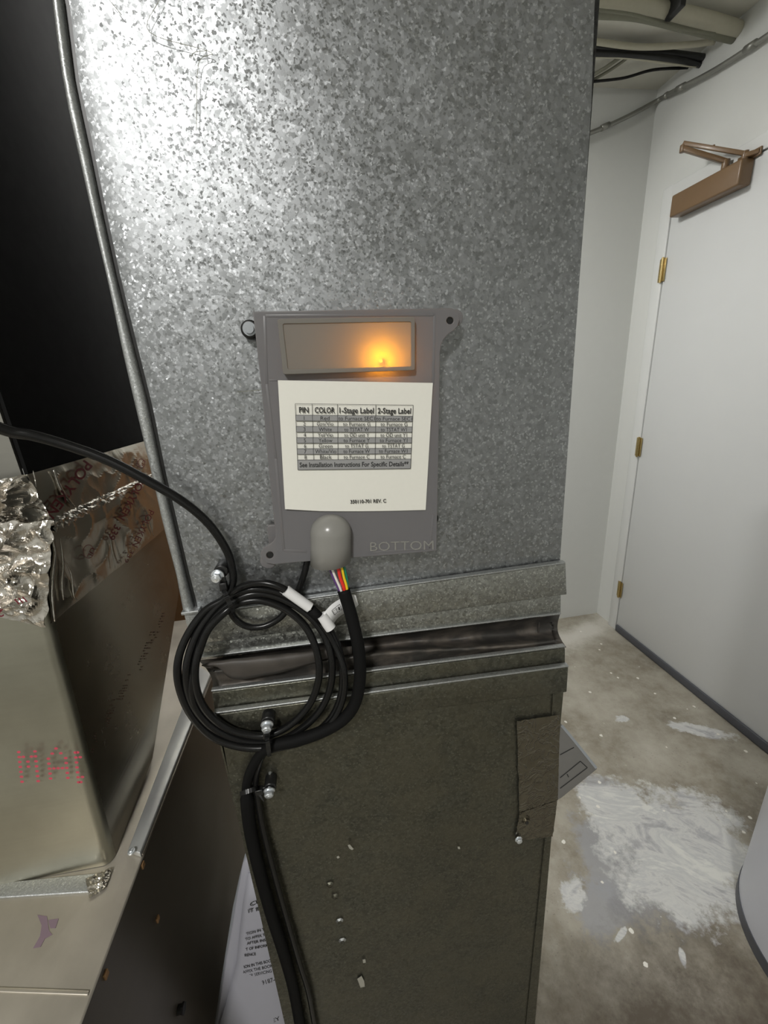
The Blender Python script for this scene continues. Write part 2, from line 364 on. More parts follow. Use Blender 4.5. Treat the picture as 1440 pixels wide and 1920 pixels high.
# door closer
dc = empty('door_closer', (XD-.03, 1.55, CZ+.60), 'brown enamelled door closer with folding arm at the top of the white door', 'door closer')
b_ = MB().box((1.474, 1.409, CZ+.566), (XD-.0125, 1.690, CZ+.642)).obj('closer_body', M['brown'], dc); bevel(b_, .006, 3)
e_ = onX(1360, 311, 1.503); el = onX(1281, 279, 1.41); sh = onX(1397, 291, XD-.040)
bevel(MB().cyl(e_-Vector((0, 0, .012)), (0, 0, 1), .012, .03, 16).obj('spindle', M['brown'], dc), .002)
def bar(mb, a, b, wd, th):
    a, b = Vector(a), Vector(b); d = (b-a).normalized(); s_ = d.cross(Vector((0, 0, 1))).normalized()*wd/2; u_ = s_.cross(d).normalized()*th/2
    mb.prism([a+s_+u_, a-s_+u_, a-s_-u_, a+s_-u_], b-a); return mb
bevel(bar(MB(), e_+Vector((0, 0, .012)), el, .021, .014).cyl(el-Vector((0, 0, .010)), (0, 0, 1), .011, .022, 16).obj('lower_arm', M['brown'], dc), .001)
up_ = el+Vector((0, 0, .016)); bevel(bar(MB(), up_, sh+Vector((0, 0, .004)), .019, .012).cyl((up_+sh)*.5, (0, 0, 1), .004, .012, 8).obj('upper_arm', M['brown'], dc), .001)
bk = onX(1424, 284, XD-.0165)
bevel(bar(MB(), sh+Vector((0, 0, -.002)), bk, .022, .014).box((XD-.0225, bk.y-.01, bk.z-.012), (XD-.0163, bk.y+.07, bk.z+.012)).cyl(sh-Vector((0, 0, .014)), (0, 0, 1), .010, .026, 14).obj('frame_bracket', M['brown'], dc), .002)

# conduit near the ceiling
pts = [onX(1500, 20, 1.515), onX(1440, 66, 1.515), onX(1340, 131, 1.515), onX(1262, 172, 1.51), onY(1232, 189, 1.895), onY(1170, 222, 1.895), onY(1105, 250, 1.895), onY(1000, 290, 1.895), onY(700, 350, 1.895)]
cd = empty('conduit', pts[4], 'thin grey metal conduit running round the room corner under the ceiling', 'pipe')
MB().tube(spline(pts, 6), .0085, 12).obj('pipe', M['conduit'], cd, True)
for a, b in ((1, .3), (5, .55), (2, .8)):
    p = pts[a].lerp(pts[a+1], b); d = (pts[a+1]-pts[a]).normalized()
    MB().cyl(p-d*.018, d, .0115, .036, 14).obj('coupling', M['conduit'], cd, True)
for a, b in ((3, .4),):
    p = pts[a].lerp(pts[a+1], b); MB().cyl(p-(pts[a+1]-pts[a]).normalized()*.006, pts[a+1]-pts[a], .011, .012, 12).obj('strap', M['conduit'], cd, True)
def ceil_tube(name, px, drops, r, mat, label, cat, group=None, ext=1.3):
    q = [onZ(u, v, ZC-dz) for (u, v), dz in zip(px, drops)]
    qs = spline(q, 8); qs.insert(0, q[0]+(q[0]-q[1]).normalized()*ext)
    o = MB().tube(qs, r, 12).obj(name, M[mat], None, True); return tag(o, label, cat, group)
ceil_tube('pipe', [(1115, 8), (1200, 14), (1300, 32), (1392, 58)], [.03]*4, .022, 'pvc', 'thick cream insulated pipe under the ceiling, upper of the pair by the wall', 'pipe')
ceil_tube('pipe', [(1115, 24), (1200, 30), (1290, 52), (1375, 72)], [.045]*4, .014, 'grime', 'olive grey pipe under the ceiling just below the thick cream one', 'pipe')
ceil_tube('cable', [(1115, 18), (1190, 28), (1260, 50), (1340, 64)], [.065]*4, .004, 'grime', 'thin sagging olive cable clipped below the ceiling pipes', 'cable')
ceil_tube('pipe', [(1115, 78), (1200, 88), (1290, 84), (1340, 78)], [.03]*4, .009, 'pvc', 'thin cream pipe crossing the ceiling above the black hoses', 'pipe')
ceil_tube('hose', [(1115, 88), (1180, 96), (1250, 100), (1318, 108)], [.025]*4, .011, 'rubber', 'black hose under the ceiling, upper one of the dark bundle', 'hose')
ceil_tube('hose', [(1115, 100), (1200, 104), (1270, 112), (1312, 122)], [.04]*4, .009, 'rubber', 'black hose under the ceiling, lower one of the dark bundle', 'hose')
ceil_tube('pipe', [(1115, 106), (1180, 108), (1250, 118), (1305, 124)], [.045]*4, .005, 'pvc', 'pale tube along the underside of the dark hose bundle', 'pipe')
ceil_tube('cable', [(1112, 153), (1170, 146), (1225, 131), (1290, 127)], [.03]*4, .0045, 'black', 'black cable curving below the hose bundle at the ceiling', 'cable')
ceil_tube('cable', [(1108, 143), (1135, 127), (1165, 106), (1175, 98)], [.02]*4, .006, 'grime', 'grey cable running diagonally across the ceiling, left one of two', 'cable', None, .02)
ceil_tube('cable', [(1108, 152), (1140, 134), (1172, 112), (1184, 100)], [.02]*4, .005, 'grime', 'grey cable running diagonally across the ceiling, right one of two', 'cable', None, .02)
p = onZ(1268, 4, ZC-.03); bevel(tag(MB().box(p+Vector((-.010, -.030, -.028)), p+Vector((.010, .030, .029))).obj('pipe_clamp', M['rubber']), 'dark clamp holding the thick cream ceiling pipe', 'clamp'), .003)

# water heater
wh = empty('water_heater', (1.163, .394, 0), 'white grey round water heater tank cut off by the right frame edge', 'water heater')
smooth_auto(MB().cyl((1.163, .394, .03), (0, 0, 1), .25, 1.22, 96).obj('jacket', M['heater'], wh))
smooth_auto(MB().cyl((1.163, .394, 0), (0, 0, 1), .252, .035, 96).obj('base_ring', M['sweep'], wh))
smooth_auto(MB().cyl((1.163, .394, 1.25), (0, 0, 1), .254, .02, 96).obj('top_rim', M['sweep'], wh))

# ------------------------------------------------------------------ upper galvanized duct
YU = .42; YLo = .39
ud = empty('upper_duct', (.06, .62, CZ-.3), 'tall spangled galvanized sheet metal duct carrying the grey control box', 'duct')
groove = [(95+32, -60), (127, 0), (146, 150), (170, 261), (194, 380), (222, 510), (253, 637), (284, 760), (309, 884), (326, 957), (352, 1069), (371, 1143), (386, 1235)]
flange = [(95, -60), (97, 0), (107, 99), (127, 210), (154, 328), (178, 435), (202, 534), (225, 649), (251, 760), (281, 884), (304, 985), (328, 1075), (342, 1148)]
right = [(1117, -60), (1115, 0), (1109, 194), (1105, 255), (1086, 533), (1050, 1052), (1042, 1157)]
ztop = ZC-.005
def prolong(a, b, z):
    t = (z-a.z)/(b.z-a.z); return a+(b-a)*t
L3 = [onY(u, v, YU) for u, v in groove]; L3[0] = prolong(L3[1], L3[2], ztop); L3[0].x = L3[1].x+.004
R3 = [onY(u, v, YU) for u, v in right]; R3[0] = Vector((R3[1].x, YU, ztop))
# front panel as a fine grid between the two edges, with a faint oil-canning
def at_z(line, z):
    for a, b in zip(line, line[1:]):
        if a.z >= z >= b.z: return a.x+(b.x-a.x)*(a.z-z)/(a.z-b.z)
    return line[-1].x if z < line[-1].z else line[0].x
nz_, nx_ = 90, 40; vv = []; zbot = L3[-1].z
for j in range(nz_+1):
    z = ztop+(zbot-ztop)*j/nz_; xa, xb = at_z(L3, z), at_z(R3, z)
    for i in range(nx_+1):
        x = xa+(xb-xa)*i/nx_
        e = min(i, nx_-i)/nx_; d = (abs(noise.noise(Vector((x*4, 3, z*3))))*.0030)*min(1, e*6)
        if i == 0: d = .002
        vv.append(Vector((x, YU+d, z)))
ff = [(j*(nx_+1)+i, j*(nx_+1)+i+1, (j+1)*(nx_+1)+i+1, (j+1)*(nx_+1)+i) for j in range(nz_) for i in range(nx_)]
mesh('front_panel', vv, ff, M['galv'], ud, True)
xr = R3[2].x
MB().box((-.1535, YU+.004, zbot), (-.1515, 1.04, ztop)).obj('side_panel', M['galv_band'], ud)
MB().add([(R3[1].x, YU+.0015, ztop), (R3[1].x, 1.04, ztop), (R3[-1].x, 1.04, zbot), (R3[-1].x, YU+.0015, zbot)], [(0, 1, 2, 3)]).obj('side_panel', M['galv_band'], ud)
MB().box((-.15, 1.038, zbot), (.27, 1.04, ztop)).obj('back_panel', M['galv_band'], ud)
# rounded corner flange standing proud left of the groove
FL = [onY(u, v, YU-.002) for u, v in flange]; FL[0] = prolong(FL[1], FL[2], ztop); FL[0].x = FL[1].x+.002
zz = [ztop+(FL[-1].z-ztop)*j/60 for j in range(61)]; fv = []; K = 9
for z in zz:
    xa = at_z(FL, z); xb = at_z(L3, z)-.0036
    for k in range(K+1):
        t = k/K; a = math.pi*t
        fv.append(Vector((xa+(xb-xa)*(.5-.5*math.cos(a)), YU+.004-.0075*math.sin(a)**.6, z)))
ff = [(j*(K+1)+i, j*(K+1)+i+1, (j+1)*(K+1)+i+1, (j+1)*(K+1)+i) for j in range(60) for i in range(K)]
mesh('corner_flange', fv, ff, M['galv_edge'], ud, True)
gv = MB()
for j in range(60):
    a, b = at_z(L3, zz[j]), at_z(L3, zz[j+1])
    gv.add([(a-.0045, YU+.003, zz[j]), (a+.0008, YU+.003, zz[j]), (b+.0008, YU+.003, zz[j+1]), (b-.0045, YU+.003, zz[j+1])], [(0, 1, 2, 3)])
gv.obj('seam_groove', M['rubber'], ud)
# flange foot
p0, p1 = onY(340, 1149, YU-.006), onY(374, 1147, YU-.006)
bevel(MB().box((p0.x, YU-.008, p0.z-.0025), (p1.x, YU+.004, p0.z+.001)).box((p0.x+.001, YU-.003, p0.z-.022), (p0.x+.016, YU+.006, p0.z)).obj('flange_foot', M['galv_edge'], ud), .0008)
# bottom drive cleat and collar
def band(name, tl, tr, br, bl, y, th, mat, parent, bv=.0012):
    q = [onY(*p, y) for p in (tl, tr, br, bl)]
    return bevel(MB().prism(q, (0, th, 0)).obj(name, M[mat], parent), bv, 2)
band('drive_cleat', (372, 1153), (1061, 1056), (1063, 1115), (376, 1208), .4125, .0065, 'galv_band', ud)
band('cleat_lip', (372, 1150), (1061, 1054), (1061, 1057), (372, 1153), .4105, .008, 'galv_edge', ud, .0008)
band('collar', (366, 1206), (1052, 1112), (1052, 1152), (372, 1238), .417, .004, 'galv_band', ud)
band('collar_lip', (364, 1233), (1052, 1149), (1053, 1152), (366, 1236), .414, .008, 'galv_edge', ud, .0008)
# scratches on the panel: thin hairlines cut into it
for pl in ([(300, -4), (280, 60), (395, 98), (372, 120), (368, 245)], [(205, 0), (228, 28)], [(445, 735), (520, 728)], [(388, 95), (365, 98), (358, 110)]):
    q = spline([onY(u, v, YU-.0035) for u, v in pl], 6); sc = MB()
    for a, b in zip(q, q[1:]):
        s_ = Vector((0, 0, 1)).cross(Vector((0, 1, 0))); d = (b-a).normalized(); s_ = d.cross(Vector((0, 1, 0)))*.00022
        sc.add([a-s_, a+s_, b+s_, b-s_], [(0, 1, 2, 3)])
    sc.obj('scratch', M['grime'], ud)

# ------------------------------------------------------------------ canvas connector
cc = []
top = [(372, 1238), (1050, 1152)]; bot = [(398, 1296), (1062, 1214)]
nu, nvv = 120, 22
for j in range(nvv+1):
    for i in range(nu+1):
        s_, t = i/nu, j/nvv
        u = (top[0][0]*(1-s_)+top[1][0]*s_)*(1-t)+(bot[0][0]*(1-s_)+bot[1][0]*s_)*t
        v = (top[0][1]*(1-s_)+top[1][1]*s_)*(1-t)+(bot[0][1]*(1-s_)+bot[1][1]*s_)*t
        rg = .34+.42*s_+.05*math.sin(s_*9)
        if t < rg: a_ = t/rg; y = .424+.020*math.sin(math.pi*min(1, a_*1.15))**1-.030*max(0, (a_-.62)/.38)**1.5
        else: a_ = (t-rg)/(1-rg); y = .394-.007*max(0, 1-s_*1.6)*(1-a_)+.006*a_+.007*math.sin(math.pi*a_)*(1-.4*s_)
        y += .0035*noise.noise(Vector((s_*14, t*3, 7)))+.004*noise.noise(Vector((s_*6+t*3, t*2-s_*5, 3)))
        bulge = math.sin(math.pi*t)
        if s_ < .03: y += (.03-s_)*.3
        p = onY(u, v, y) if .02 < s_ < .98 else onY(u+(1 if s_ < .5 else -1)*bulge*(10), v, y)
        cc.append(p)
ff = [(j*(nu+1)+i, j*(nu+1)+i+1, (j+1)*(nu+1)+i+1, (j+1)*(nu+1)+i) for j in range(nvv) for i in range(nu)]
cn = empty('canvas_connector', (.06, .6, CZ-.31), 'black wrinkled canvas connector between the upper and lower metal ducts', 'duct connector')
mesh('canvas_front', cc, ff, M['canvas'], cn, True)
MB().box((-.148, .44, CZ-.345), (-.146, .84, CZ-.27)).obj('canvas_side', M['canvas'], cn)
MB().box((.266, .44, CZ-.345), (.268, .84, CZ-.27)).obj('canvas_side', M['canvas'], cn)
# folded flap sticking out left of the coil
ft_ = [(378, 1246, .392), (398, 1240, .391), (440, 1235, .391), (500, 1229, .391), (560, 1223, .392), (610, 1217, .395), (660, 1212, .400)]
fm_ = [(380, 1248, .389), (404, 1247, .386), (440, 1248, .385), (500, 1244, .385), (560, 1237, .387), (610, 1229, .391), (660, 1220, .398)]
fb_ = [(384, 1250, .392), (410, 1253, .391), (438, 1274, .389), (500, 1266, .389), (560, 1252, .391), (610, 1238, .395), (660, 1226, .401)]
rows_ = [spline([onY(*p) for p in rw_], 6) for rw_ in (ft_, fm_, fb_)]; n_ = len(rows_[0]); vv = []
for k in range(9):
    t = k/8
    for i in range(n_):
        a, b, c = rows_[0][i], rows_[1][i], rows_[2][i]; q = a*(1-t)*(1-2*t)+b*4*t*(1-t)+c*t*(2*t-1)
        vv.append(q+Vector((0, .0012*noise.noise(q*70), 0)))
o = mesh('canvas_fold', vv, [(k*n_+i, k*n_+i+1, (k+1)*n_+i+1, (k+1)*n_+i) for k in range(8) for i in range(n_-1)], M['canvas_worn'], cn, True)
o.modifiers.new('s', 'SOLIDIFY').thickness = .0012

# ------------------------------------------------------------------ lower duct
ld = empty('lower_duct', (.06, .6, 0), 'shaded, grimy galvanized return duct below the canvas connector, standing on the floor', 'duct')
lpl = [(412, 1340), (418, 1392), (434, 1480), (459, 1593), (488, 1717), (534, 1920)]
lpr = [(1057, 1296), (1052, 1345), (1048, 1400), (1040, 1500), (1027, 1650), (1010, 1840), (1003, 1920)]
A3 = [onY(u, v, YLo) for u, v in lpl]; B3 = [onY(u, v, YLo) for u, v in lpr]
A3.append(Vector((A3[-1].x, YLo, 0.002))); B3.append(Vector((B3[-1].x, YLo, 0.002)))
zt = CZ-.375; vv = []
A3[0] = Vector((-.1535, YLo, zt)); B3[0] = Vector((B3[1].x, YLo, zt))
for j in range(81):
    z = zt+(.002-zt)*j/80; xa, xb = at_z(A3, z), at_z(B3, z)
    for i in range(31):
        e = min(i, 30-i)/30; vv.append(Vector((xa+(xb-xa)*i/30, YLo+noise.noise(Vector((i*.12, 9, z*3)))*.003*min(1, e*6), z)))
ff = [(j*31+i, j*31+i+1, (j+1)*31+i+1, (j+1)*31+i) for j in range(80) for i in range(30)]
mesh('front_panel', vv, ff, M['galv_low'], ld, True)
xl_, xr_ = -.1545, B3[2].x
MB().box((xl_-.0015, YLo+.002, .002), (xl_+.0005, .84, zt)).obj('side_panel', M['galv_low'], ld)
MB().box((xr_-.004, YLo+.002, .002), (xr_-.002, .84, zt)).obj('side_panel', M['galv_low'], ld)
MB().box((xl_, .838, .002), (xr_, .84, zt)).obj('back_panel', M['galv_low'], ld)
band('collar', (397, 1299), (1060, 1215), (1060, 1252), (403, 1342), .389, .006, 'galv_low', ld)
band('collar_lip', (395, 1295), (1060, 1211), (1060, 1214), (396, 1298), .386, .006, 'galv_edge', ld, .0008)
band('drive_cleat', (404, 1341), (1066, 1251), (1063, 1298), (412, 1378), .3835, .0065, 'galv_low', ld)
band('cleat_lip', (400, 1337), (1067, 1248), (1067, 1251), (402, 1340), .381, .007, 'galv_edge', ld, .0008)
# standing seam along the right edge
for a, b in (((1036, 1300), (1033, 1342)), ((1021, 1572), (985, 1925))):
    pa, pb = onY(*a, YLo-.001), onY(*b, YLo-.001)
    bevel(MB().prism([pa, pa+Vector((.0022, 0, 0)), pb+Vector((.0022, 0, 0)), pb], (0, -.0015, 0)).obj('seam', M['galv_low'], ld), .0005)
# screw holes with bright burrs
for u, v in ((619, 1660), (629, 1682), (637, 1728), (642, 1765)):
    r = rad(u, v, YLo, 5.5); c = onY(u, v, YLo-.0028); k = 18; mb = MB()
    ring = lambda rr, dy: [c+Vector((rr*math.cos(2*math.pi*i/k)*(1+.12*math.sin(i*3)), dy, rr*math.sin(2*math.pi*i/k)*(1+.1*math.cos(i*2)))) for i in range(k)]
    mb.add(ring(r*1.25, .001)+ring(r*.75, -.0010), [[i, (i+1) % k, k+(i+1) % k, k+i] for i in range(k)])
    o = mb.obj('hole_burr', M['galv_edge'] if v > 1700 else M['galv_low'], ld, True)
    MB().add([c+Vector((r*.75*math.cos(2*math.pi*i/k), .0002, r*.75*math.sin(2*math.pi*i/k))) for i in range(k)], [list(range(k))]).obj('screw_hole', M['rubber'], o)
for pl in ([(652, 1585), (656, 1584), (663, 1592), (660, 1594), (655, 1591)], [(631, 1607), (635, 1605), (637, 1608), (633, 1610)], [(858, 1588), (862, 1588), (863, 1592), (859, 1592)], [(680, 1800), (685, 1799), (686, 1805), (681, 1806)], [(670, 1836), (678, 1830), (683, 1840), (684, 1850), (676, 1852)]):
    MB().prism([onY(u, v, YLo-.0036) for u, v in pl], (0, .0004, 0)).obj('paint_speck', M['speck'], ld)

# foil patch on the right edge of the lower duct
def grid_patch(name, quad, fn, nu, nv, amp, freq, mat, parent=None, jag=0, seed=0, lift=0.0, nrm=Vector((0, -1, 0))):
    (a, b, c, d) = [Vector(p) for p in quad]; vv = []
    for j in range(nv+1):
        for i in range(nu+1):
            s_, t = i/nu, j/nv; q = (a*(1-s_)+b*s_)*(1-t)+(d*(1-s_)+c*s_)*t
            if jag:
                if j in (0, nv): q += Vector((0, 1))*jag*noise.noise(Vector((s_*9, seed, j)))
                if i in (0, nu): q += Vector((1, 0))*jag*noise.noise(Vector((t*9, seed+5, i)))
            p = fn(q.x, q.y); edge = min(1, 6*min(s_, 1-s_, t, 1-t)+.15)
            rr = (1-abs(noise.noise(p*freq+Vector((seed, 0, 0))))*2.2)**2+.45*(1-abs(noise.noise(p*freq*2.3+Vector((seed, 9, 0))))*2.2)**2
            p = p+nrm*(lift+amp*edge*rr); vv.append(p)
    ff = [(j*(nu+1)+i, j*(nu+1)+i+1, (j+1)*(nu+1)+i+1, (j+1)*(nu+1)+i) for j in range(nv) for i in range(nu)]
    return mesh(name, vv, ff, M[mat], parent, False)
ft = empty('foil_tape', onY(1010, 1450, YLo-.004), 'dull wrinkled foil tape patch on the right edge of the lower duct', 'tape')
fy = lambda u, v: onY(u, v, YLo-.0035)
grid_patch('tape_strip', [(969, 1352), (1050, 1340), (1046, 1500), (974, 1530)], fy, 40, 60, .0008, 28, 'patch', ft, 1.5, 1)
grid_patch('tape_strip', [(974, 1524), (1045, 1500), (1036, 1568), (965, 1576)], fy, 36, 30, .0008, 28, 'patch', ft, 1.5, 4, .0004)
q = onY(988, 1543, YLo-.0065); r = rad(988, 1543, YLo, 7)
smooth_auto(MB().cyl(q, (0, 1, 0), r, .004, 16).obj('bump_ring', M['patch'], ft)); smooth_auto(MB().cyl(q-Vector((0, .0005, 0)), (0, 1, 0), r*.5, .004, 12).obj('socket', M['rubber'], ft))

# grey printed card behind the duct
cp = lambda u, v: onP(u, v, Vector((.44, .5, CZ-.70)), Vector((-.15, -.9, .35)).normalized())
card = empty('printed_card', cp(1080, 1440), 'grey card with black outlined boxes poking out behind the lower duct', 'card')
off = Vector((.15, .9, -.35)).normalized()*.004
bevel(MB().prism([cp(*p) for p in ((940, 1300), (1053, 1358), (1078, 1388), (1120, 1442), (1053, 1496), (940, 1560))], off).obj('card_sheet', M['card'], card), .001)
up_n = -off.normalized()*.0006
def lines(mb, segs, fn, wpx):
    for a, b in segs:
        a, b = Vector(a), Vector(b); s_ = Vector(((b-a).y, -(b-a).x)).normalized()*wpx/2
        mb.add([fn(*(a-s_)), fn(*(a+s_)), fn(*(b+s_)), fn(*(b-s_))], [(0, 1, 2, 3)])
cf = lambda u, v: cp(u, v)+up_n
mb = MB(); lines(mb, [((1050, 1458), (1088, 1427)), ((1088, 1427), (1101, 1439)), ((1101, 1439), (1050, 1478)), ((1050, 1415), (1076, 1401)), ((1063, 1451), (1066, 1457))], cf, 1.8)
mb.obj('printed_outline', M['ink'], card)
mb = MB(); lines(mb, [((1053, 1360), (1078, 1390)), ((1078, 1390), (1118, 1440))], cf, 5); mb.obj('card_edge', M['cover'], card)

# ------------------------------------------------------------------ hardware: screws, cable ties
def screw_mesh(mb, p, r, h, dirv=Vector((0, -1, 0)), washer=1.0):
    p = Vector(p); a = dirv.normalized()
    mb.cyl(p, a, r*washer, h*.22, 28); mb.cyl(p+a*h*.22, a, r*.82, h*.6, 6); mb.cyl(p+a*h*.82, a, r*.76, h*.12, 24, r*.62)
    mb.cyl(p+a*h*.94, a, r*.36, h*.05, 16, r*.3)
def screw(u, v, y, px, label, h=.008, tiltv=(0, -1, 0)):
    r = rad(u, v, y, px); p = onY(u, v, y); e = empty('hex_screw', p, label, 'screw', None)
    mb = MB(); screw_mesh(mb, p, r, h, Vector(tiltv)); o = bevel(mb.obj('screw_head', M['zinc'], e), .0006)
    MB().cyl(p, -Vector(tiltv), r*.4, max(.004, (YU if v < 1200 else YLo)-y), 12).obj('screw_shank', M['zinc'], e, True)
    return e
screw(409, 1078, .398, 12, 'shiny zinc hex screw at the top of the cable coil', .009, (-.12, -1, -.1))
screw(501, 1357, .369, 11.5, 'shiny zinc hex screw inside the bottom of the cable coil', .009, (0, -1, -.25))
screw(505, 1481, .371, 10.5, 'shiny zinc hex screw on the lower duct beside the hanging cables', .008, (0, -1, -.3))
screw(972, 1573, .384, 7, 'small screw at the bottom corner of the foil tape patch', .005)
# black rubber ring with screw peeking from behind the control box
gr = empty('rubber_grommet', onY(468, 617, .418), 'black rubber ring with zinc screw peeking out left of the control box', 'grommet')
p = onY(468, 617, .409); r = rad(468, 617, .409, 17)
bevel(MB().cyl(p, (0, 1, 0), r, .0105, 32).obj('ring', M['rubber'], gr), .002)
smooth_auto(MB().cyl(p-Vector((0, .0015, 0)), (0, 1, 0), r*.72, .002, 32).cyl(p-Vector((0, .004, 0)), (0, 1, 0), r*.5, .003, 24).obj('screw_head', M['dullzinc'], gr))
gr = empty('rubber_grommet', onY(815, 973, .418), 'black rubber ring mostly hidden behind the right side of the control box', 'grommet')
bevel(MB().cyl(onY(812, 973, .411), (0, 1, 0), rad(812, 973, .411, 11), .008, 24).obj('ring', M['rubber'], gr), .001)

def cable_tie(label, eye, head, ringpts, eye_r, y_eye, strap_w=.0045, tail=None, ydeep=.012, hy=.39):
    e = empty('cable_tie', onY(*head, y_eye), label, 'cable tie')
    p = onY(*eye, y_eye); r = rad(*eye, y_eye, eye_r)
    bevel(MB().cyl(p, (0, 1, 0), r, ydeep, 28).obj('mounting_eye', M['tie'], e), .0015)
    h = onY(*head, hy); d = (onY(*eye, hy)-h).normalized()
    rot = Vector((0, 0, 1)).rotation_difference(Vector((d.x, 0, d.z)).normalized()).to_matrix().to_4x4(); MM = Matrix.Translation(h) @ rot
    bevel(MB().box((-.0038, -.003, -.0045), (.0038, .004, .0045), MM).obj('locking_head', M['tie'], e), .0008)
    MB().box((-.0022, -.0034, -.0024), (.0022, -.0028, .0024), MM).obj('head_slot', M['rubber'], e)
    bevel(MB().box((-.003, .0, .003), (.003, .0035, max(.004, (p-h).length-.004)), MM).obj('neck', M['tie'], e), .0008)
    q = spline(ringpts, 5); mb = MB(); n = len(q)
    for i in range(n-1):
        a, b = q[i], q[i+1]; t = (b-a).normalized(); cen = sum(q, Vector())/n; nn = (a-cen); nn = (nn-t*nn.dot(t)).normalized(); s_ = t.cross(nn)*strap_w/2
        mb.add([a-s_, a+s_, b+s_, b-s_, a-s_+nn*.0012, a+s_+nn*.0012, b+s_+nn*.0012, b-s_+nn*.0012], [(0, 1, 2, 3), (4, 7, 6, 5), (0, 4, 5, 1), (3, 2, 6, 7), (1, 5, 6, 2), (0, 3, 7, 4)])
    mb.obj('strap', M['tie'], e)
    if tail: bevel(MB().tube([onY(*tail[0], hy), onY(*tail[1], hy-.006)], [.0026, .0006], 6).obj('strap_tail', M['tie'], e), .0003)
    return e
def ring(a, b, y0, y1):   # strap hoop around a bundle from pixel a to pixel b, between depths y0 (front) and y1
    (u0, v0), (u1, v1) = a, b
    return [onY(u0, v0, (y0+y1)/2), onY(u0*.8+u1*.2, v0*.8+v1*.2, y0), onY((u0+u1)/2, (v0+v1)/2, y0-.001), onY(u0*.2+u1*.8, v0*.2+v1*.8, y0), onY(u1, v1, (y0+y1)/2), onY((u0+u1)/2, (v0+v1)/2, y1), onY(u0, v0, (y0+y1)/2)]
cable_tie('black cable tie binding the top of the cable coil', (414, 1072), (419, 1099), ring((420, 1108), (437, 1146), .378, .408), 13, .4005, ydeep=.018, hy=.3955)
cable_tie('black cable tie with square head binding the bottom of the cable coil', (502, 1355), (500, 1377), ring((500, 1380), (505, 1416), .356, .384), 12.5, .3705, ydeep=.018, hy=.3655)
cable_tie('black cable tie holding the hanging cables beside a screw on the lower duct', (506, 1479), (486, 1483), ring((482, 1478), (452, 1488), .362, .388), 11.5, .3725, tail=((487, 1488), (495, 1503)), ydeep=.016, hy=.3715)

# ------------------------------------------------------------------ cables
def dep(v, top=.398, bot=.376):
    t = min(1, max(0, (v-1120)/130)); return top+(bot-top)*t
def pathpx(pts): return [onY(u, v, (p[0] if p else dep(v))) for (u, v, *p) in pts]
lead = [(-420, 640, .33), (-160, 735, .36), (0, 803, .385), (60, 816, .392), (120, 833, .397), (200, 862, .400), (280, 903, .400), (345, 942, .400), (392, 983, .402), (424, 1030, .404), (435, 1065, .404), (436, 1095, .402)]
loops = [
 [(420, 1123), (385, 1145), (352, 1190), (334, 1240), (337, 1290), (360, 1342), (400, 1382), (455, 1401, .372), (515, 1400, .370), (575, 1383, .372), (618, 1350, .374), (640, 1300), (640, 1235), (616, 1178), (575, 1137), (520, 1110), (470, 1105)],
 [(428, 1121), (396, 1150), (366, 1196), (350, 1250), (354, 1300), (376, 1342), (412, 1372), (460, 1389, .377), (515, 1391, .377), (560, 1370, .378), (598, 1335), (619, 1290), (622, 1236), (604, 1184), (568, 1145), (518, 1119), (472, 1114)],
 [(432, 1132), (402, 1160), (379, 1200), (366, 1250), (369, 1295), (388, 1334), (424, 1364), (464, 1377, .375), (505, 1378, .374), (548, 1356), (582, 1318), (598, 1270), (594, 1222), (573, 1175), (535, 1142), (490, 1126), (452, 1130)]]
seq = lead+[p for lp in loops for p in lp]+[(425, 1145, .389), (392, 1178, .384), (374, 1220), (360, 1275), (364, 1320), (392, 1358), (440, 1385, .383), (492, 1398, .381), (478, 1430, .381), (473, 1470, .381)]
pc = empty('power_cable', onY(436, 1080, .40), 'black round cable arcing in from the left and coiled in loops below the control box', 'cable')
q = spline(pathpx(seq), 6)
MB().tube(q, [.0052-.0011*min(1, i/54) for i in range(len(q))], 12).obj('cable_jacket', M['black'], pc, True)
# sensor lead with white wrap-around labels
sens = [(578, 1040, .414), (572, 1070, .412), (560, 1105, .410), (545, 1132, .408), (525, 1158, .406), (495, 1174, .404), (462, 1174, .404), (438, 1156, .404), (430, 1128, .402), (445, 1105, .396), (480, 1093, .392), (515, 1097, .388), (545, 1112, .386), (580, 1140, .386), (605, 1172, .385), (626, 1205, .382), (645, 1255, .371), (643, 1310, .369), (618, 1358, .367), (570, 1390, .366), (515, 1404, .366), (495, 1413, .372), (483, 1440, .376), (480, 1470, .378), (490, 1540, .379), (512, 1630, .379), (537, 1720, .379), (560, 1800, .379), (578, 1860, .379), (590, 1925, .379)]
sl = empty('sensor_cable', onY(560, 1105, .41), 'thin black cable from behind the control box looping below it, with white labels', 'cable')
q = spline(pathpx(sens), 6); q.append(q[-1]+Vector((.005, 0, -.5)))
MB().tube(q, .0037, 12).obj('cable_jacket', M['black'], sl, True)
a, b = onY(536, 1107, .3845), onY(581, 1139, .3835); d = b-a
o = MB().tube([a, b], .0056, 14, True).obj('cable_label', M['tag'], sl, True); smooth_auto(o); o['label'] = 'white wrapped label near the top of the coil'
fl = MB().prism([onY(524, 1110, .383), onY(527, 1112, .383), onY(584, 1142, .381), onY(581, 1145, .381)], (0, .0006, 0)).obj('label_edge', M['tag'], sl)
a, b = onY(583, 1142, .3855), onY(606, 1165, .385); MB().tube([a, b], .0054, 14).obj('shrink_tube', M['sleeve'], sl, True)
a, b = onY(603, 1153, .3835), onY(620, 1178, .382)
o = MB().tube([a, b], .0060, 14).obj('cable_label', M['tag'], sl, True); smooth_auto(o); o['label'] = 'white flag label with a small pictogram behind the thick sleeve'
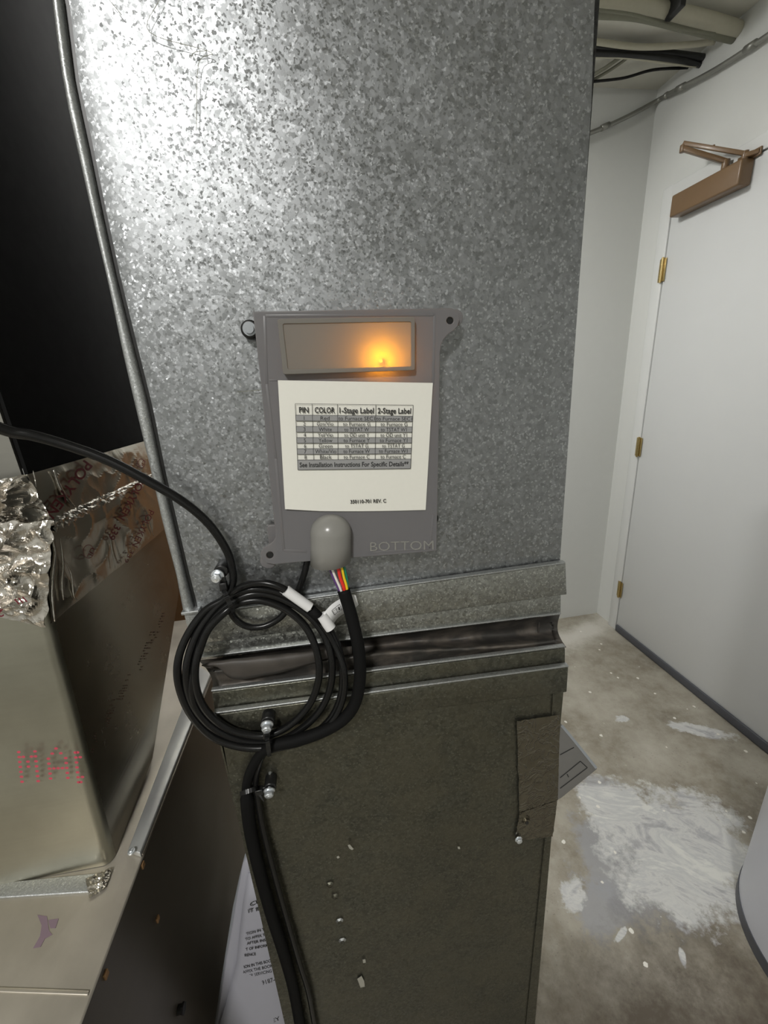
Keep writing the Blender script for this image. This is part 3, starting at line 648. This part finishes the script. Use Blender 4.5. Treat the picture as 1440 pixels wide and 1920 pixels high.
cl_ = [(607, 1150), (622, 1134), (642, 1122), (660, 1116), (668, 1117), (672, 1128), (669, 1141), (655, 1146), (640, 1152), (624, 1168)]
fl = MB(); up3 = spline([onY(606, 1150, .381), onY(622, 1133, .387), onY(641, 1121, .392), onY(656, 1115, .394), onY(667, 1116, .395)], 5); dn3 = spline([onY(622, 1174, .381), onY(632, 1160, .387), onY(645, 1150, .392), onY(660, 1144, .394), onY(672, 1134, .395)], 5)
n_ = len(up3); fl.add(up3+dn3, [(i, i+1, n_+i+1, n_+i) for i in range(n_-1)])
o = fl.obj('label_flag', M['tag'], sl, True); o.modifiers.new('s', 'SOLIDIFY').thickness = .0004
pf = lambda u, v: onY(u, v, .3865-(0.0 if u < 630 else -.0028)-.0012)
mb = MB(); lines(mb, [((622, 1145), (629, 1139)), ((629, 1139), (633, 1148)), ((633, 1148), (627, 1153)), ((627, 1153), (622, 1145)), ((630, 1138), (637, 1133)), ((637, 1133), (641, 1143)), ((641, 1143), (634, 1148))], lambda u, v: onY(u, v, .3835), .9)
lines(mb, [((635, 1138), (637, 1144))], lambda u, v: onY(u, v, .3835), 3.2); mb.obj('pictogram', M['ink'], sl)
# thick sleeve with coloured wires
hs = empty('wire_harness', onY(645, 1110, .385), 'thick matte black sleeve with coloured wires leaving the boot under the control box', 'wire harness')
slv = [(644, 1106, .386), (653, 1135, .383), (661, 1164, .379), (672, 1215, .372), (675, 1269, .368), (666, 1317, .366), (643, 1349, .365), (603, 1372, .365), (556, 1388, .365), (515, 1397, .366), (492, 1410, .370), (474, 1437, .374), (464, 1465, .376), (463, 1496, .376), (470, 1559, .377), (488, 1638, .377), (510, 1717, .377), (531, 1783, .377), (549, 1849, .377), (563, 1925, .377)]
q = spline(pathpx(slv), 6); q.append(q[-1]+Vector((-.002, 0, -.5))); n_ = len(q)
wpx = [.0068 if i < 6*8 else (.0068-.0012*min(1, (i-48)/12) if i < 66 else (.0056 if i < 78 else .0078)) for i in range(n_)]
MB().tube(q, wpx, 16).obj('sleeve', M['sleeve'], hs, True)
for nm, pl in dict(wire_violet=[(619, 1068), (626, 1085), (633, 1100), (642, 1118)], wire_white=[(623, 1068), (630, 1085), (638, 1103), (644, 1120)], wire_red=[(634, 1066), (638, 1083), (645, 1103), (648, 1120)], wire_yellow=[(641, 1066), (645, 1083), (650, 1100), (652, 1118)], wire_green=[(645, 1064), (649, 1080), (651, 1092), (653, 1112)]).items():
    y = .384 if nm in ('wire_white', 'wire_red', 'wire_yellow') else .3865
    q = [onY(u, v, y) for u, v in pl]; q = [q[0]+Vector((-.003, 0, .012))]+q
    o = MB().tube(spline(q, 5), .0018 if nm == 'wire_red' else .0014, 8).obj('wire', M[nm], hs, True); o['label'] = nm.split('_')[1]+' wire'

# ------------------------------------------------------------------ control box
cb = empty('control_box', onY(650, 820, .41), 'smoky grey plastic control box with glowing amber light and wiring label', 'control box')
YF_ = .398
ear1 = [(845, 577.5), (853, 580), (860, 588), (862, 599), (858, 612), (850, 620), (840, 627), (832, 636), (827, 648), (825, 662)]
outl = [(474, 584)]+ear1+[(822, 860), (818.6, 1033), (740, 1040), (662, 1046), (560, 1054), (513, 1058.5), (499, 1056), (490, 1048), (488, 1038), (493, 1028), (503, 1022), (512, 1016), (517, 1007), (516, 990), (504, 879), (493, 752)]
win = [(528, 608), (770, 604), (770, 686), (537, 692)]
plate('front_cover', outl, [circ(844, 601, 6.8), circ(506, 1041, 6.8), win], .0022, YF_, M['smoke'], cb, .0006)
# side walls: the outline extruded back, hollow
wl = [(476, 587), (826, 582), (824, 700), (821, 860), (817, 1030), (662, 1043), (522, 1052), (517, 1007), (504, 879), (493, 752)]
inner = lambda pts_, k: [((u-655)*k+655, (v-815)*k+815) for u, v in pts_]
plate('housing_wall', wl, [inner(wl, .965)], .0175, YF_+.0022, M['smoke'], cb)
plate('base_plate', inner(wl, 1.0), [], .0015, .4165, M['smoke'], cb)
o = plate('rear_ear', rnd([(500, 985), (530, 985), (530, 1030), (505, 1030)], 8), [], .004, .41, M['smoke'], cb, .0008)
bevel(MB().prism([onY(497, 790, .402), onY(502, 790, .402), onY(512, 884, .402), onY(507, 884, .402)], (0, .004, 0)).obj('side_clip', M['boot'], cb), .0004)
for u, v in ((844, 601), (506, 1041)):
    bevel(MB().cyl(onY(u, v, YF_+.0195), (0, -1, 0), rad(u, v, YF_, 15), .0165, 24).obj('screw_post', M['smoke'], cb), .0008)
    MB().cyl(onY(u, v, YF_+.0024), (0, -1, 0), rad(u, v, YF_, 6.6), .0006, 20).obj('hole_shadow_liner', M['rubber'], cb)
# faint inner ribs of the cover
def ridge(name, poly, wpx_, y, hgt, mat, parent):
    mb = MB(); n = len(poly)
    for i in range(n-1):
        a, b = Vector(poly[i]), Vector(poly[i+1]); s_ = Vector(((b-a).y, -(b-a).x)).normalized()*wpx_/2
        mb.prism([onY(*(a-s_), y), onY(*(a+s_), y), onY(*(b+s_), y), onY(*(b-s_), y)], (0, hgt, 0))
    return bevel(mb.obj(name, M[mat], parent), .0001)
ridge('inner_rib', [(498, 592), (815, 590), (812, 720)], 5, YF_-.0003, .0006, 'smoke', cb)
ridge('inner_rib', [(496, 592), (500, 720), (517, 860), (532, 1032), (575, 1034)], 5, YF_-.0003, .0006, 'smoke', cb)
ridge('inner_rib', [(812, 966), (806, 1028), (700, 1036)], 4, YF_-.0003, .0006, 'smoke', cb)
ridge('inner_rib', [(505, 713), (520, 713)], 3, YF_-.0003, .0006, 'smoke', cb)
# raised window over the light
lens = [(520, 598), (778, 594), (778, 694), (531, 702)]
lo = plate('window_lens', rnd(lens, 5), [], .0012, YF_-.0062, M['smokel'], cb, .0004)
plate('lens_wall', rnd(lens, 5), [[(u*.97+650*.03, v*.94+648*.06) for u, v in rnd(lens, 3)]], .0052, YF_-.005, M['smokel'], cb)
plate('lens_rim', rnd(lens, 5), [rnd([(530, 607), (771, 603), (771, 687), (540, 693)], 4)], .0012, YF_-.0072, M['smokel'], cb, .0004)
# circuit board, terminal block, row of contacts, LED
plate('circuit_board', [(522, 600), (790, 598), (790, 720), (530, 720)], [], .0016, .4115, M['pcb'], cb)
tb = plate('terminal_block', [(555, 632), (607, 632), (610, 656), (560, 656)], [], .006, .4045, M['term'], cb)
for i in range(3):
    u = 561+i*16; plate('terminal', [(u, 636), (u+10, 636), (u+11, 650), (u+1, 650)], [], .001, .4036, M['pcb'], tb)
for i in range(4):
    plate('contact', circ(627+i*13, 644, 2.6, 10), [], .002, .409, M['term'], cb)
pl = onY(714, 677, .4005)
bm = bmesh.new(); bmesh.ops.create_uvsphere(bm, u_segments=16, v_segments=10, radius=.0016); bmesh.ops.translate(bm, vec=pl, verts=bm.verts)
me = bpy.data.meshes.new('led'); bm.to_mesh(me); bm.free(); o = link('led', me, M['led'], cb); o['label'] = 'glowing amber light'
lamp('amber_light', 'POINT', pl+Vector((0, .004, .0008)), .26, (1, .44, .0), .0015)
# embossed word
mb = MB(); text_to(mb, 'BOTTOM', (694, 1033), (813, 1030), 17, lambda u, v, h: onY(u, v, YF_-.0002)+Vector((0, -h*.02, 0)), .0, .03)
o = mb.obj('raised_lettering', M['boot'], cb)
# grey boot where the wires leave
cx_, r_ = 621, 41; rr = rad(621, 1010, .385, 39); mb = MB(); ztop_ = onY(621, 1006, .385); zb_ = onY(621, 1064, .382)
prof = [(rr*math.sin(a), ztop_.z+rr*.95*math.cos(a)) for a in [math.pi/2*i/12 for i in range(13)]]+[(rr*1.0, ztop_.z-.012), (rr*1.02, zb_.z), (rr*.93, zb_.z-.0006), (rr*.9, zb_.z+.004)]
seg = 40; xc = ztop_.x; vv = [(xc+(ztop_.x-xc)+r*math.cos(2*math.pi*k/seg)+(zb_.x-ztop_.x)*max(0, (ztop_.z-z)/(ztop_.z-zb_.z)), .396+r*math.sin(2*math.pi*k/seg)*.95, z) for r, z in prof for k in range(seg)]
vv = [v for v in vv]; mb.add(vv, [[j*seg+k, j*seg+(k+1) % seg, (j+1)*seg+(k+1) % seg, (j+1)*seg+k] for j in range(len(prof)-1) for k in range(seg)])
mb.obj('cable_boot', M['boot'], cb, True)

# paper label
pa = empty('wiring_label', onY(665, 835, .3955), 'white square paper label with printed pin and colour table on the control box', 'label')
QL = [(521, 713), (811.5, 718), (798, 956), (534.5, 957)]
vv = []; nu = nv_ = 24
def bil(q, s_, t): 
    a, b, c, d = [Vector(p) for p in q]; return (a*(1-s_)+b*s_)*(1-t)+(d*(1-s_)+c*s_)*t
def bow(s_, t): return .0012*(s_**3)*(1-t)**2+.0016*((1-s_)**3)*(t**3)
for j in range(nv_+1):
    for i in range(nu+1):
        s_, t = i/nu, j/nv_; q = bil(QL, s_, t)
        if j == nv_: q.y -= 5*max(0, .25-s_)*2 - 2.0*math.sin(math.pi*s_)
        vv.append(onY(q.x, q.y, .3968-bow(s_, t)))
o = mesh('paper_sheet', vv, [(j*(nu+1)+i, j*(nu+1)+i+1, (j+1)*(nu+1)+i+1, (j+1)*(nu+1)+i) for j in range(nv_) for i in range(nu)], M['paper'], pa, False)
o.modifiers.new('s', 'SOLIDIFY').thickness = .0003
QT = [(553.4, 757), (774.8, 759.7), (769.7, 878.5), (558.5, 881)]
fT = lambda s_, t, lift=.0: onY(*bil(QT, s_, t), .3953-.0002-lift)
rows = [0, .158, .241, .324, .406, .489, .570, .650, .734, .833-.0, 1.0]
rows = [0, .172, .258, .343, .428, .512, .596, .680, .765, .850, 1.0]
cols = [0, .143, .358, .684, 1.0]
g = MB()
for r in (1, 3, 5, 7, 9):
    n = 8; g.add([fT(i/n, rows[r]) for i in range(n+1)]+[fT(i/n, rows[r+1]) for i in range(n+1)], [(i, i+1, n+2+i, n+1+i) for i in range(n)])
g.obj('grey_rows', M['inkgrey'], pa)
g = MB(); fl2 = lambda s_, t: fT(s_, t, .0001)
def tl(a, b, wx):
    a, b = Vector(a), Vector(b); dx, dy = (b-a)
    sx, sy = (0, wx*1.8) if abs(dx) > abs(dy) else (wx, 0)
    g.add([fl2(a.x-sx, a.y-sy), fl2(b.x-sx, b.y-sy), fl2(b.x+sx, b.y+sy), fl2(a.x+sx, a.y+sy)], [(0, 1, 2, 3)])
for r in rows: tl((0, r), (1, r), .0017)
for k, c in enumerate(cols): tl((c, 0), (c, 1 if k in (0, 4) else rows[9]), .0019)
g.obj('table_lines', M['ink'], pa)
def cell(s, c0, c1, r0, r1, capf, wf=None, bold=.0):
    """capf: cap height as a fraction of table height (aspect 221 x 121 px)"""
    v, f, wd = text_vf(s, bold)
    sy = capf/CAP; sx = sy*121/221
    if wf: sx = (c1-c0)*wf/wd
    W = wd*sx; x0 = (c0+c1)/2-W/2; yb = r1-(r1-r0-capf)/2
    MB().add([fT(x0+p.x*sx, yb-p.y*sy, .0002) for p in v], f).obj('printed_text', M['ink'], pa)
hd = [('PIN', .57), ('COLOR', .80), ('1-Stage Label', .90), ('2-Stage Label', .90)]
for k, (s, wf) in enumerate(hd): cell(s, cols[k], cols[k+1], rows[0], rows[1]+.01, .085, wf, .022)
body = [('1', 'Red', 'to Furnace SEC1', 'to Furnace SEC1'), ('2', 'Grn/Vio', 'to Furnace G', 'to Furnace G'), ('3', 'White', 'to TSTAT W', 'to TSTAT W1'), ('4', 'Yel/Vio', 'to OD unit Y', 'to OD unit Y1'), ('5', 'Yellow', 'to Furnace Y', 'to Furnace Y1'), ('6', 'Green', 'to TSTAT G', 'to TSTAT G'), ('7', 'White/Vio', 'to Furnace W', 'to Furnace W1'), ('8', 'Black', 'to Furnace C', 'to Furnace C')]
wfs = [{0: .12}, {0: .12}, {0: .12}, {0: .12}, {0: .12}, {0: .12}, {0: .12}, {0: .12}]
wcol = [(.10, .36, .96, .97), (.12, .66, .72, .73), (.12, .52, .65, .71), (.12, .62, .66, .73), (.12, .56, .70, .76), (.12, .55, .62, .62), (.12, .86, .71, .79), (.12, .48, .70, .70)]
for r, row in enumerate(body):
    for k, s in enumerate(row): cell(s, cols[k], cols[k+1], rows[r+1], rows[r+2], .058, wcol[r][k] if k else None, .0)
cell('See Installation Instructions For Specific Details**', 0, 1, rows[9], rows[10], .070, .965, .022)
fp = lambda u, v, h: onY(u, v, .3950)
t_ = MB(); text_to(t_, '350110-701 REV. C', (657, 944), (724, 942), 6.5, fp, .022); t_.obj('printed_text', M['ink'], pa)


# ------------------------------------------------------------------ furnace cabinet and coil case on the left
ZK = CZ-.59; XC = -.300
fc = empty('furnace_cabinet', (-.55, .6, 0), 'dull tan metal furnace cabinet at the lower left with dark side panel', 'furnace')
bevel(MB().box((-.95, .10, ZK-.004), (XC, 1.05, ZK)).obj('top_panel', M['cab'], fc), .002)
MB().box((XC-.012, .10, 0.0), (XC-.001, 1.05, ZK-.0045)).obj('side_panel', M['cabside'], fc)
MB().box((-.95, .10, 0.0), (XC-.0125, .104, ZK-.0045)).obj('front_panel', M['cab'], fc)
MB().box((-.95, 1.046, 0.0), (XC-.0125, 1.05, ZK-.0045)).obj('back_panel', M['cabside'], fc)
a, b = onZ(165, 1868, ZK), onZ(0, 1862, ZK); b = a+(b-a)*5
bevel(MB().prism([a+Vector((0, 0, 0)), b, b+Vector((0, .004, 0)), a+Vector((0, .004, 0))], (0, 0, .0018)).obj('panel_crease', M['cab'], fc), .0008)
# stain of purple primer
mb = MB(); 
for pl in ([(70, 1715), (88, 1718), (92, 1745), (98, 1752), (84, 1760), (76, 1775), (62, 1778), (75, 1755), (78, 1735)], [(90, 1725), (110, 1722), (104, 1740), (94, 1740)]):
    mb.prism([onZ(u, v, ZK+.0006) for u, v in pl], (0, 0, -.0005))
M['purple'] = simple('purple_primer_stain', (.23, .165, .20), .5); mb.obj('purple_stain', M['purple'], fc)
# narrow strip flange that receives the case, with its groove
def strip(name, px, z, hgt, mat): return bevel(MB().prism([onZ(u, v, z) for u, v in px], (0, 0, -hgt)).obj(name, M[mat], fc), .0015)
strip('edge_strip', [(240, 1592), (262, 1600), (395, 1262), (372, 1248)], ZK+.010, .009, 'strip')
strip('edge_strip_lip', [(262, 1600), (268, 1603), (400, 1265), (395, 1262)], ZK+.004, .0035, 'cabside')
r = rad(247, 1598, .42, 7); p = onZ(247, 1598, ZK+.012); sm = MB(); sm.cyl(p, (0, 0, 1), .0045, .003, 18).cyl(p+Vector((0, 0, .003)), (0, 0, 1), .003, .0015, 14, .002)
bevel(sm.obj('flange_screw', M['zinc'], fc), .0006)
for u, v in ((268, 1621), (296, 1722), (199, 1826)):
    p = onX(u, v, XC); o = bevel(MB().box((XC-.001, p.y-.0035, p.z-.0045), (XC+.0012, p.y+.0030, p.z+.0035)).obj('rusty_clip', M['rust'], fc), .0003)
for u, v in ((335, 1893),):
    p = onX(u, v, XC); smooth_auto(MB().cyl(p-Vector((.001, 0, 0)), (1, 0, 0), .006, .006, 16).cyl(p+Vector((.005, 0, 0)), (1, 0, 0), .0075, .003, 6).obj('side_bolt', M['rubber'], fc))

XS = -.338
pA, pB = onX(210, 1622, XS), onX(90, 1170, XS)
nF = (pB-pA).cross(Vector((1, 0, 0))).normalized(); nF = nF if nF.y < 0 else -nF
cc_ = empty('coil_case', (-.55, .6, ZK), 'brushed sheet metal coil case on the furnace cabinet, red dotted printing', 'coil case')
# front face: gently bulged sheet
TOPZ = CZ-.138; kF = (pB.y-pA.y)/(pB.z-pA.z); yF = lambda z: pA.y+kF*(z-pA.z)
vv = []; nu, nv_ = 24, 30
for j in range(nv_+1):
    for i in range(nu+1):
        z = ZK+.001+(TOPZ-ZK)*j/nv_; x = -.9+(XS+.9)*i/nu; rr_ = .010
        dx = XS-x; cu_ = rr_-math.sqrt(max(0, rr_**2-max(0, rr_-dx)**2))
        vv.append((x, yF(z)+cu_+.0022*math.sin((z-ZK)*36)*min(1, dx*14), z))
# refine near corner
vv = []; xs = [-.9+(XS-.012+.9)*i/nu for i in range(nu+1)]+[XS-.012+.012*math.sin(math.pi/2*k/6) for k in range(1, 7)]
for j in range(nv_+1):
    z = ZK+.001+(TOPZ-ZK)*j/nv_
    for x in xs:
        dx = XS-x; cu_ = .012-math.sqrt(max(0, .012**2-max(0, .012-dx)**2)); vv.append((x, yF(z)+cu_+.0020*math.sin((z-ZK)*34+1)*min(1, dx*14), z))
nn_ = len(xs); mesh('front_sheet', vv, [(j*nn_+i, j*nn_+i+1, (j+1)*nn_+i+1, (j+1)*nn_+i) for j in range(nv_) for i in range(nn_-1)], M['bright'], cc_, True)
q = [(XS, yF(ZK)+.012, ZK+.001), (XS, .575, ZK+.016), (XS, .83, CZ-.397), (XS, .86, TOPZ), (XS, yF(TOPZ)+.012, TOPZ)]
MB().prism([Vector(p) for p in q], (-.002, 0, 0)).obj('side_sheet', M['boxside'], cc_)
MB().box((-.9, yF(TOPZ)+.012, TOPZ-.002), (XS, .86, TOPZ)).obj('top_sheet', M['boxside'], cc_)
MB().prism([Vector((-.9, .86, TOPZ)), Vector((XS-.003, .86, TOPZ)), Vector((XS-.003, .575, ZK+.016)), Vector((-.9, .575, ZK+.016))], (0, .002, 0)).obj('back_sheet', M['boxside'], cc_)
a, b, c, d = onZ(209, 1637, ZK), onZ(0, 1658, ZK), onZ(0, 1686, ZK), onZ(188, 1674, ZK)
b = a+(b-a)*3.5; c = d+(c-d)*3.5
bevel(MB().prism([a, b, c, d], (0, 0, .003)).obj('bottom_flange', M['galv_edge'], cc_), .001)
grid_patch('flange_tape', [(160, 1648), (212, 1625), (198, 1664), (168, 1684)], lambda u, v: onZ(u, v, ZK+.0035), 14, 14, .003, 90, 'foils', cc_, 3, 8, 0, Vector((0, 0, 1)))
# dot printing on the front
fF = lambda u, v: onP(u, v, pA, nF)+nF*.0052
GL = {'M': ['10001', '11011', '10101', '10101', '10001', '10001', '10001'], 'A': ['00100', '01010', '10001', '10001', '11111', '10001', '10001'], 'D': ['110', '101', '100', '100', '100', '101', '110']}
mb = MB()
for ch, u0, v0, cw in (('M', 41, 1404, 7.5), ('A', 94, 1398, 8.0), ('D', 146, 1405, 4)):
    for rI, row in enumerate(GL[ch]):
        for cI, bit in enumerate(row):
            if bit == '1':
                u, v = u0+cI*cw+rI*1.0, v0+rI*9.2-cI*.3
                mb.add([fF(u+3.7*math.cos(2*math.pi*k/8), v+2.3*math.sin(2*math.pi*k/8)) for k in range(8)], [list(range(8))])
mb.obj('dot_printing', M['dot_ink'], cc_)
fS = lambda u, v: onX(u, v, XS+.0012)
mb = MB()
for u0, v0, n_ in ((262, 1245, 16), (222, 1310, 11), (198, 1352, 9), (170, 1400, 6), (288, 1190, 12)):
    for k in range(n_):
        for c_ in range(3):
            if random.random() < .4:
                u, v = u0+k*1.9+c_*1.5+random.random(), v0-k*5.0+c_*5+(20 if k % 5 == 4 else 0)*0
                mb.add([fS(u+1.3*math.cos(2*math.pi*j/6), v+1.1*math.sin(2*math.pi*j/6)) for j in range(6)], [list(range(6))])
M['faint'] = simple('faint_red_print', (.13, .06, .045), .5, bump=0)
mb.obj('dot_printing', M['faint'], cc_)

# upper plenum; shade on its side is painted in as near-black
pn = empty('plenum', (-.6, .7, CZ), 'dark upper plenum rising behind the hanging cable at the left', 'duct')
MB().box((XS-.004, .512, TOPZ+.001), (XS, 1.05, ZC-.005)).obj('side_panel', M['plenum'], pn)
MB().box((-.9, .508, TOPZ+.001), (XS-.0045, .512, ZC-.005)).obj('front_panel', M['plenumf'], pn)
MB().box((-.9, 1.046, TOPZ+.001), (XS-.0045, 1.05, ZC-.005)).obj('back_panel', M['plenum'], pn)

# foil tape around the joint
tp = empty('foil_tape', (XS, .5, CZ-.14), 'shiny crumpled foil tape with red lettering wrapped round the coil case corner', 'tape')
fx = lambda u, v: onX(u, v, XS+.0025)
ex = Vector((1, 0, 0))
grid_patch('tape_strip', [(50, 890), (275, 826), (296, 888), (100, 982)], fx, 60, 24, .0020, 13, 'foils', tp, 0, 2, 0, ex)
grid_patch('tape_strip', [(100, 978), (296, 884), (318, 985), (94, 1170)], fx, 70, 44, .0024, 12, 'foils', tp, 2, 3, 0, ex)
# ridge of gathered foil along the joint
vv = []; nu, nr = 90, 8
for i in range(nu+1):
    s_ = i/nu; c = fx(92+(300-92)*s_, 988+(885-988)*s_)
    for k in range(nr+1):
        a = math.pi*k/nr; r = .006*(1-.45*s_)*(1+.7*noise.noise(Vector((s_*40, k*.9, 0)))); vv.append(c+Vector((math.sin(a)*r, noise.noise(Vector((s_*60, k, 4)))*.004, math.cos(a)*r*1.3)))
mesh('tape_ridge', vv, [(i*(nr+1)+k, i*(nr+1)+k+1, (i+1)*(nr+1)+k+1, (i+1)*(nr+1)+k) for i in range(nu) for k in range(nr)], M['foil'], tp)
# crumpled front wrap
ff1 = lambda u, v: onY(u, v, .462)
fy_ = Vector((0, -1, 0))
grid_patch('tape_strip', [(-160, 930), (52, 889), (104, 984), (-160, 1010)], lambda u, v: onY(u, v, .49), 90, 50, .024, 34, 'foil', tp, 4, 6, 0, fy_)
def lower_front(u, v):
    p = onP(u, v, pA, nF)+nF*.004; return p
grid_patch('tape_strip', [(-160, 985), (104, 975), (92, 1172), (-160, 1120)], lower_front, 90, 80, .013, 26, 'foil', tp, 6, 11, 0, nF)
# vertical creases on the side
for pl, r in (([(98, 1010), (103, 1040), (98, 1080), (97, 1120), (103, 1165)], .0022), ([(113, 1010), (118, 1055), (116, 1095), (119, 1125)], .0014), ([(115, 1040), (133, 1075), (138, 1115), (145, 1125)], .0008), ([(205, 1005), (210, 1030), (216, 1065)], .0007), ([(212, 1000), (222, 1035), (228, 1055)], .0007), ([(272, 950), (280, 975), (288, 1005)], .0007), ([(100, 880), (112, 915), (125, 935), (140, 950)], .0022), ([(62, 882), (66, 900), (68, 915)], .0008)):
    q = spline([onX(u, v, XS+.006) for u, v in pl], 6); n_ = len(q)
    MB().tube(q, [r*(.4+math.sin(math.pi*i/(n_-1))) for i in range(n_)], 6).obj('tape_crease', M['foil'], tp, True)
# lettering on the tape (runs down to the left)
fl3 = lambda off_: (lambda u, v, h: onX(u, v, XS+off_))
def red(st, a, b, h, fn, bold): mb = MB(); text_to(mb, st, a, b, h, fn, bold); mb.obj('red_lettering', M['red_ink'], tp)
red('POLYKEN', (158, 862), (84, 962), 20, fl3(.0085), .02)
red('POLYKEN  339', (262, 895), (202, 1008), 13, fl3(.0085), .015)
red('POLYKEN', (279, 955), (247, 1022), 12, fl3(.0095), .0)
red('339', (245, 1030), (232, 1052), 8, fl3(.0095), .0)
def uring(u, v, r):
    q = [onX(u+r*.8*math.cos(2*math.pi*k/20), v+r*math.sin(2*math.pi*k/20), XS+.0092) for k in range(20)]; q2 = [onX(u+(r-1.2)*.8*math.cos(2*math.pi*k/20), v+(r-1.2)*math.sin(2*math.pi*k/20), XS+.0092) for k in range(20)]
    MB().add(q+q2, [(k, (k+1) % 20, 20+(k+1) % 20, 20+k) for k in range(20)]).obj('printed_ring', M['red_ink'], tp)
uring(166, 1034, 13); uring(265, 869, 9)
red('UL', (171, 1026), (163, 1044), 8, fl3(.0092), .01); red('UL', (268, 863), (262, 875), 6, fl3(.0092), .0)
red('25', (38, 1125), (12, 1128), 13, lambda u, v, h: lower_front(u, v)+nF*.021, .02)
mb = MB()
for k in range(3): lines(mb, [((58+k*7, 1107+k*-2), (66+k*7, 1116+k*-2))], lambda u, v: lower_front(u, v)+nF*.021, 2.5)
mb.obj('red_bars', M['red_ink'], tp)

# wooden board behind the case
bd = tag(bevel(MB().box((-.66, 1.30, 0), (.0, 1.325, 1.26)).obj('wooden_board', M['wood']), .002), 'orange brown wooden board glimpsed behind the coil case and upper duct', 'board')

# ------------------------------------------------------------------ manual hanging between the cabinet and the lower duct
mn = empty('manual', onY(480, 1800, .45), 'white printed manual tucked between the furnace side and the lower duct', 'booklet')
def page(name, px, y0, y1, mat, curl=.006):
    # px: list of (left, right, v) rows
    vv = []; nu = 10
    for (ul, ur, v) in px:
        for i in range(nu+1):
            s_ = i/nu; vv.append(onY(ul+(ur-ul)*s_, v, y0+(y1-y0)*s_-curl*math.sin(math.pi*s_)))
    o = mesh(name, vv, [(j*(nu+1)+i, j*(nu+1)+i+1, (j+1)*(nu+1)+i+1, (j+1)*(nu+1)+i) for j in range(len(px)-1) for i in range(nu)], M[mat], mn, True)
    o.modifiers.new('s', 'SOLIDIFY').thickness = .0006; return o
page('page', [(466, 560, 1636), (456, 560, 1690), (450, 562, 1740), (444, 565, 1800), (434, 570, 1840), (424, 575, 1880), (410, 580, 1925), (395, 585, 1990)], .425, .408, 'manual')
page('page', [(461, 480, 1606), (455, 474, 1620), (444, 470, 1680), (436, 468, 1730), (425, 460, 1790), (416, 450, 1850), (404, 440, 1925), (392, 430, 1990)], .437, .43, 'manual', .002)
page('cover', [(460, 480, 1600), (450, 470, 1640), (437, 462, 1700), (424, 455, 1780), (413, 448, 1850), (402, 440, 1925), (390, 430, 1990)], .443, .437, 'cover', .002)
mb = MB(); fm = lambda u, v, h: onY(u, v, .4020)
fm = lambda u, v, h: onY(u, v, .425+(.408-.425)*min(1, max(0, (u-440)/125))-.0058*math.sin(math.pi*min(1, max(.05, (u-440)/125)))-.0010)
for s, a, b, h in (('CL', (470, 1700), (488, 1692), 7), ('IT IN', (466, 1712), (492, 1706), 7), ('TION IN THE', (462, 1754), (505, 1742), 5), ('TO AFFIX THE', (460, 1764), (506, 1753), 5), ('AFTER INST', (463, 1772), (503, 1764), 5), ('T OF INFORMAT', (461, 1783), (512, 1773), 5), ('RENCE', (459, 1794), (480, 1791), 5), ('ION IN THIS BOOK', (458, 1816), (513, 1803), 5.5), ('AFFIX THE BOOK', (456, 1826), (512, 1813), 5.5), ('AFTER SERVICING', (456, 1835), (510, 1823), 5.5), ('NO.   349187-701', (454, 1858), (530, 1836), 8), ('SURVEY', (478, 1930), (526, 1912), 7)):
    mb = MB(); text_to(mb, s, a, b, h, fm, .01); mb.obj('printed_text', M['ink'], mn)
fixparent()
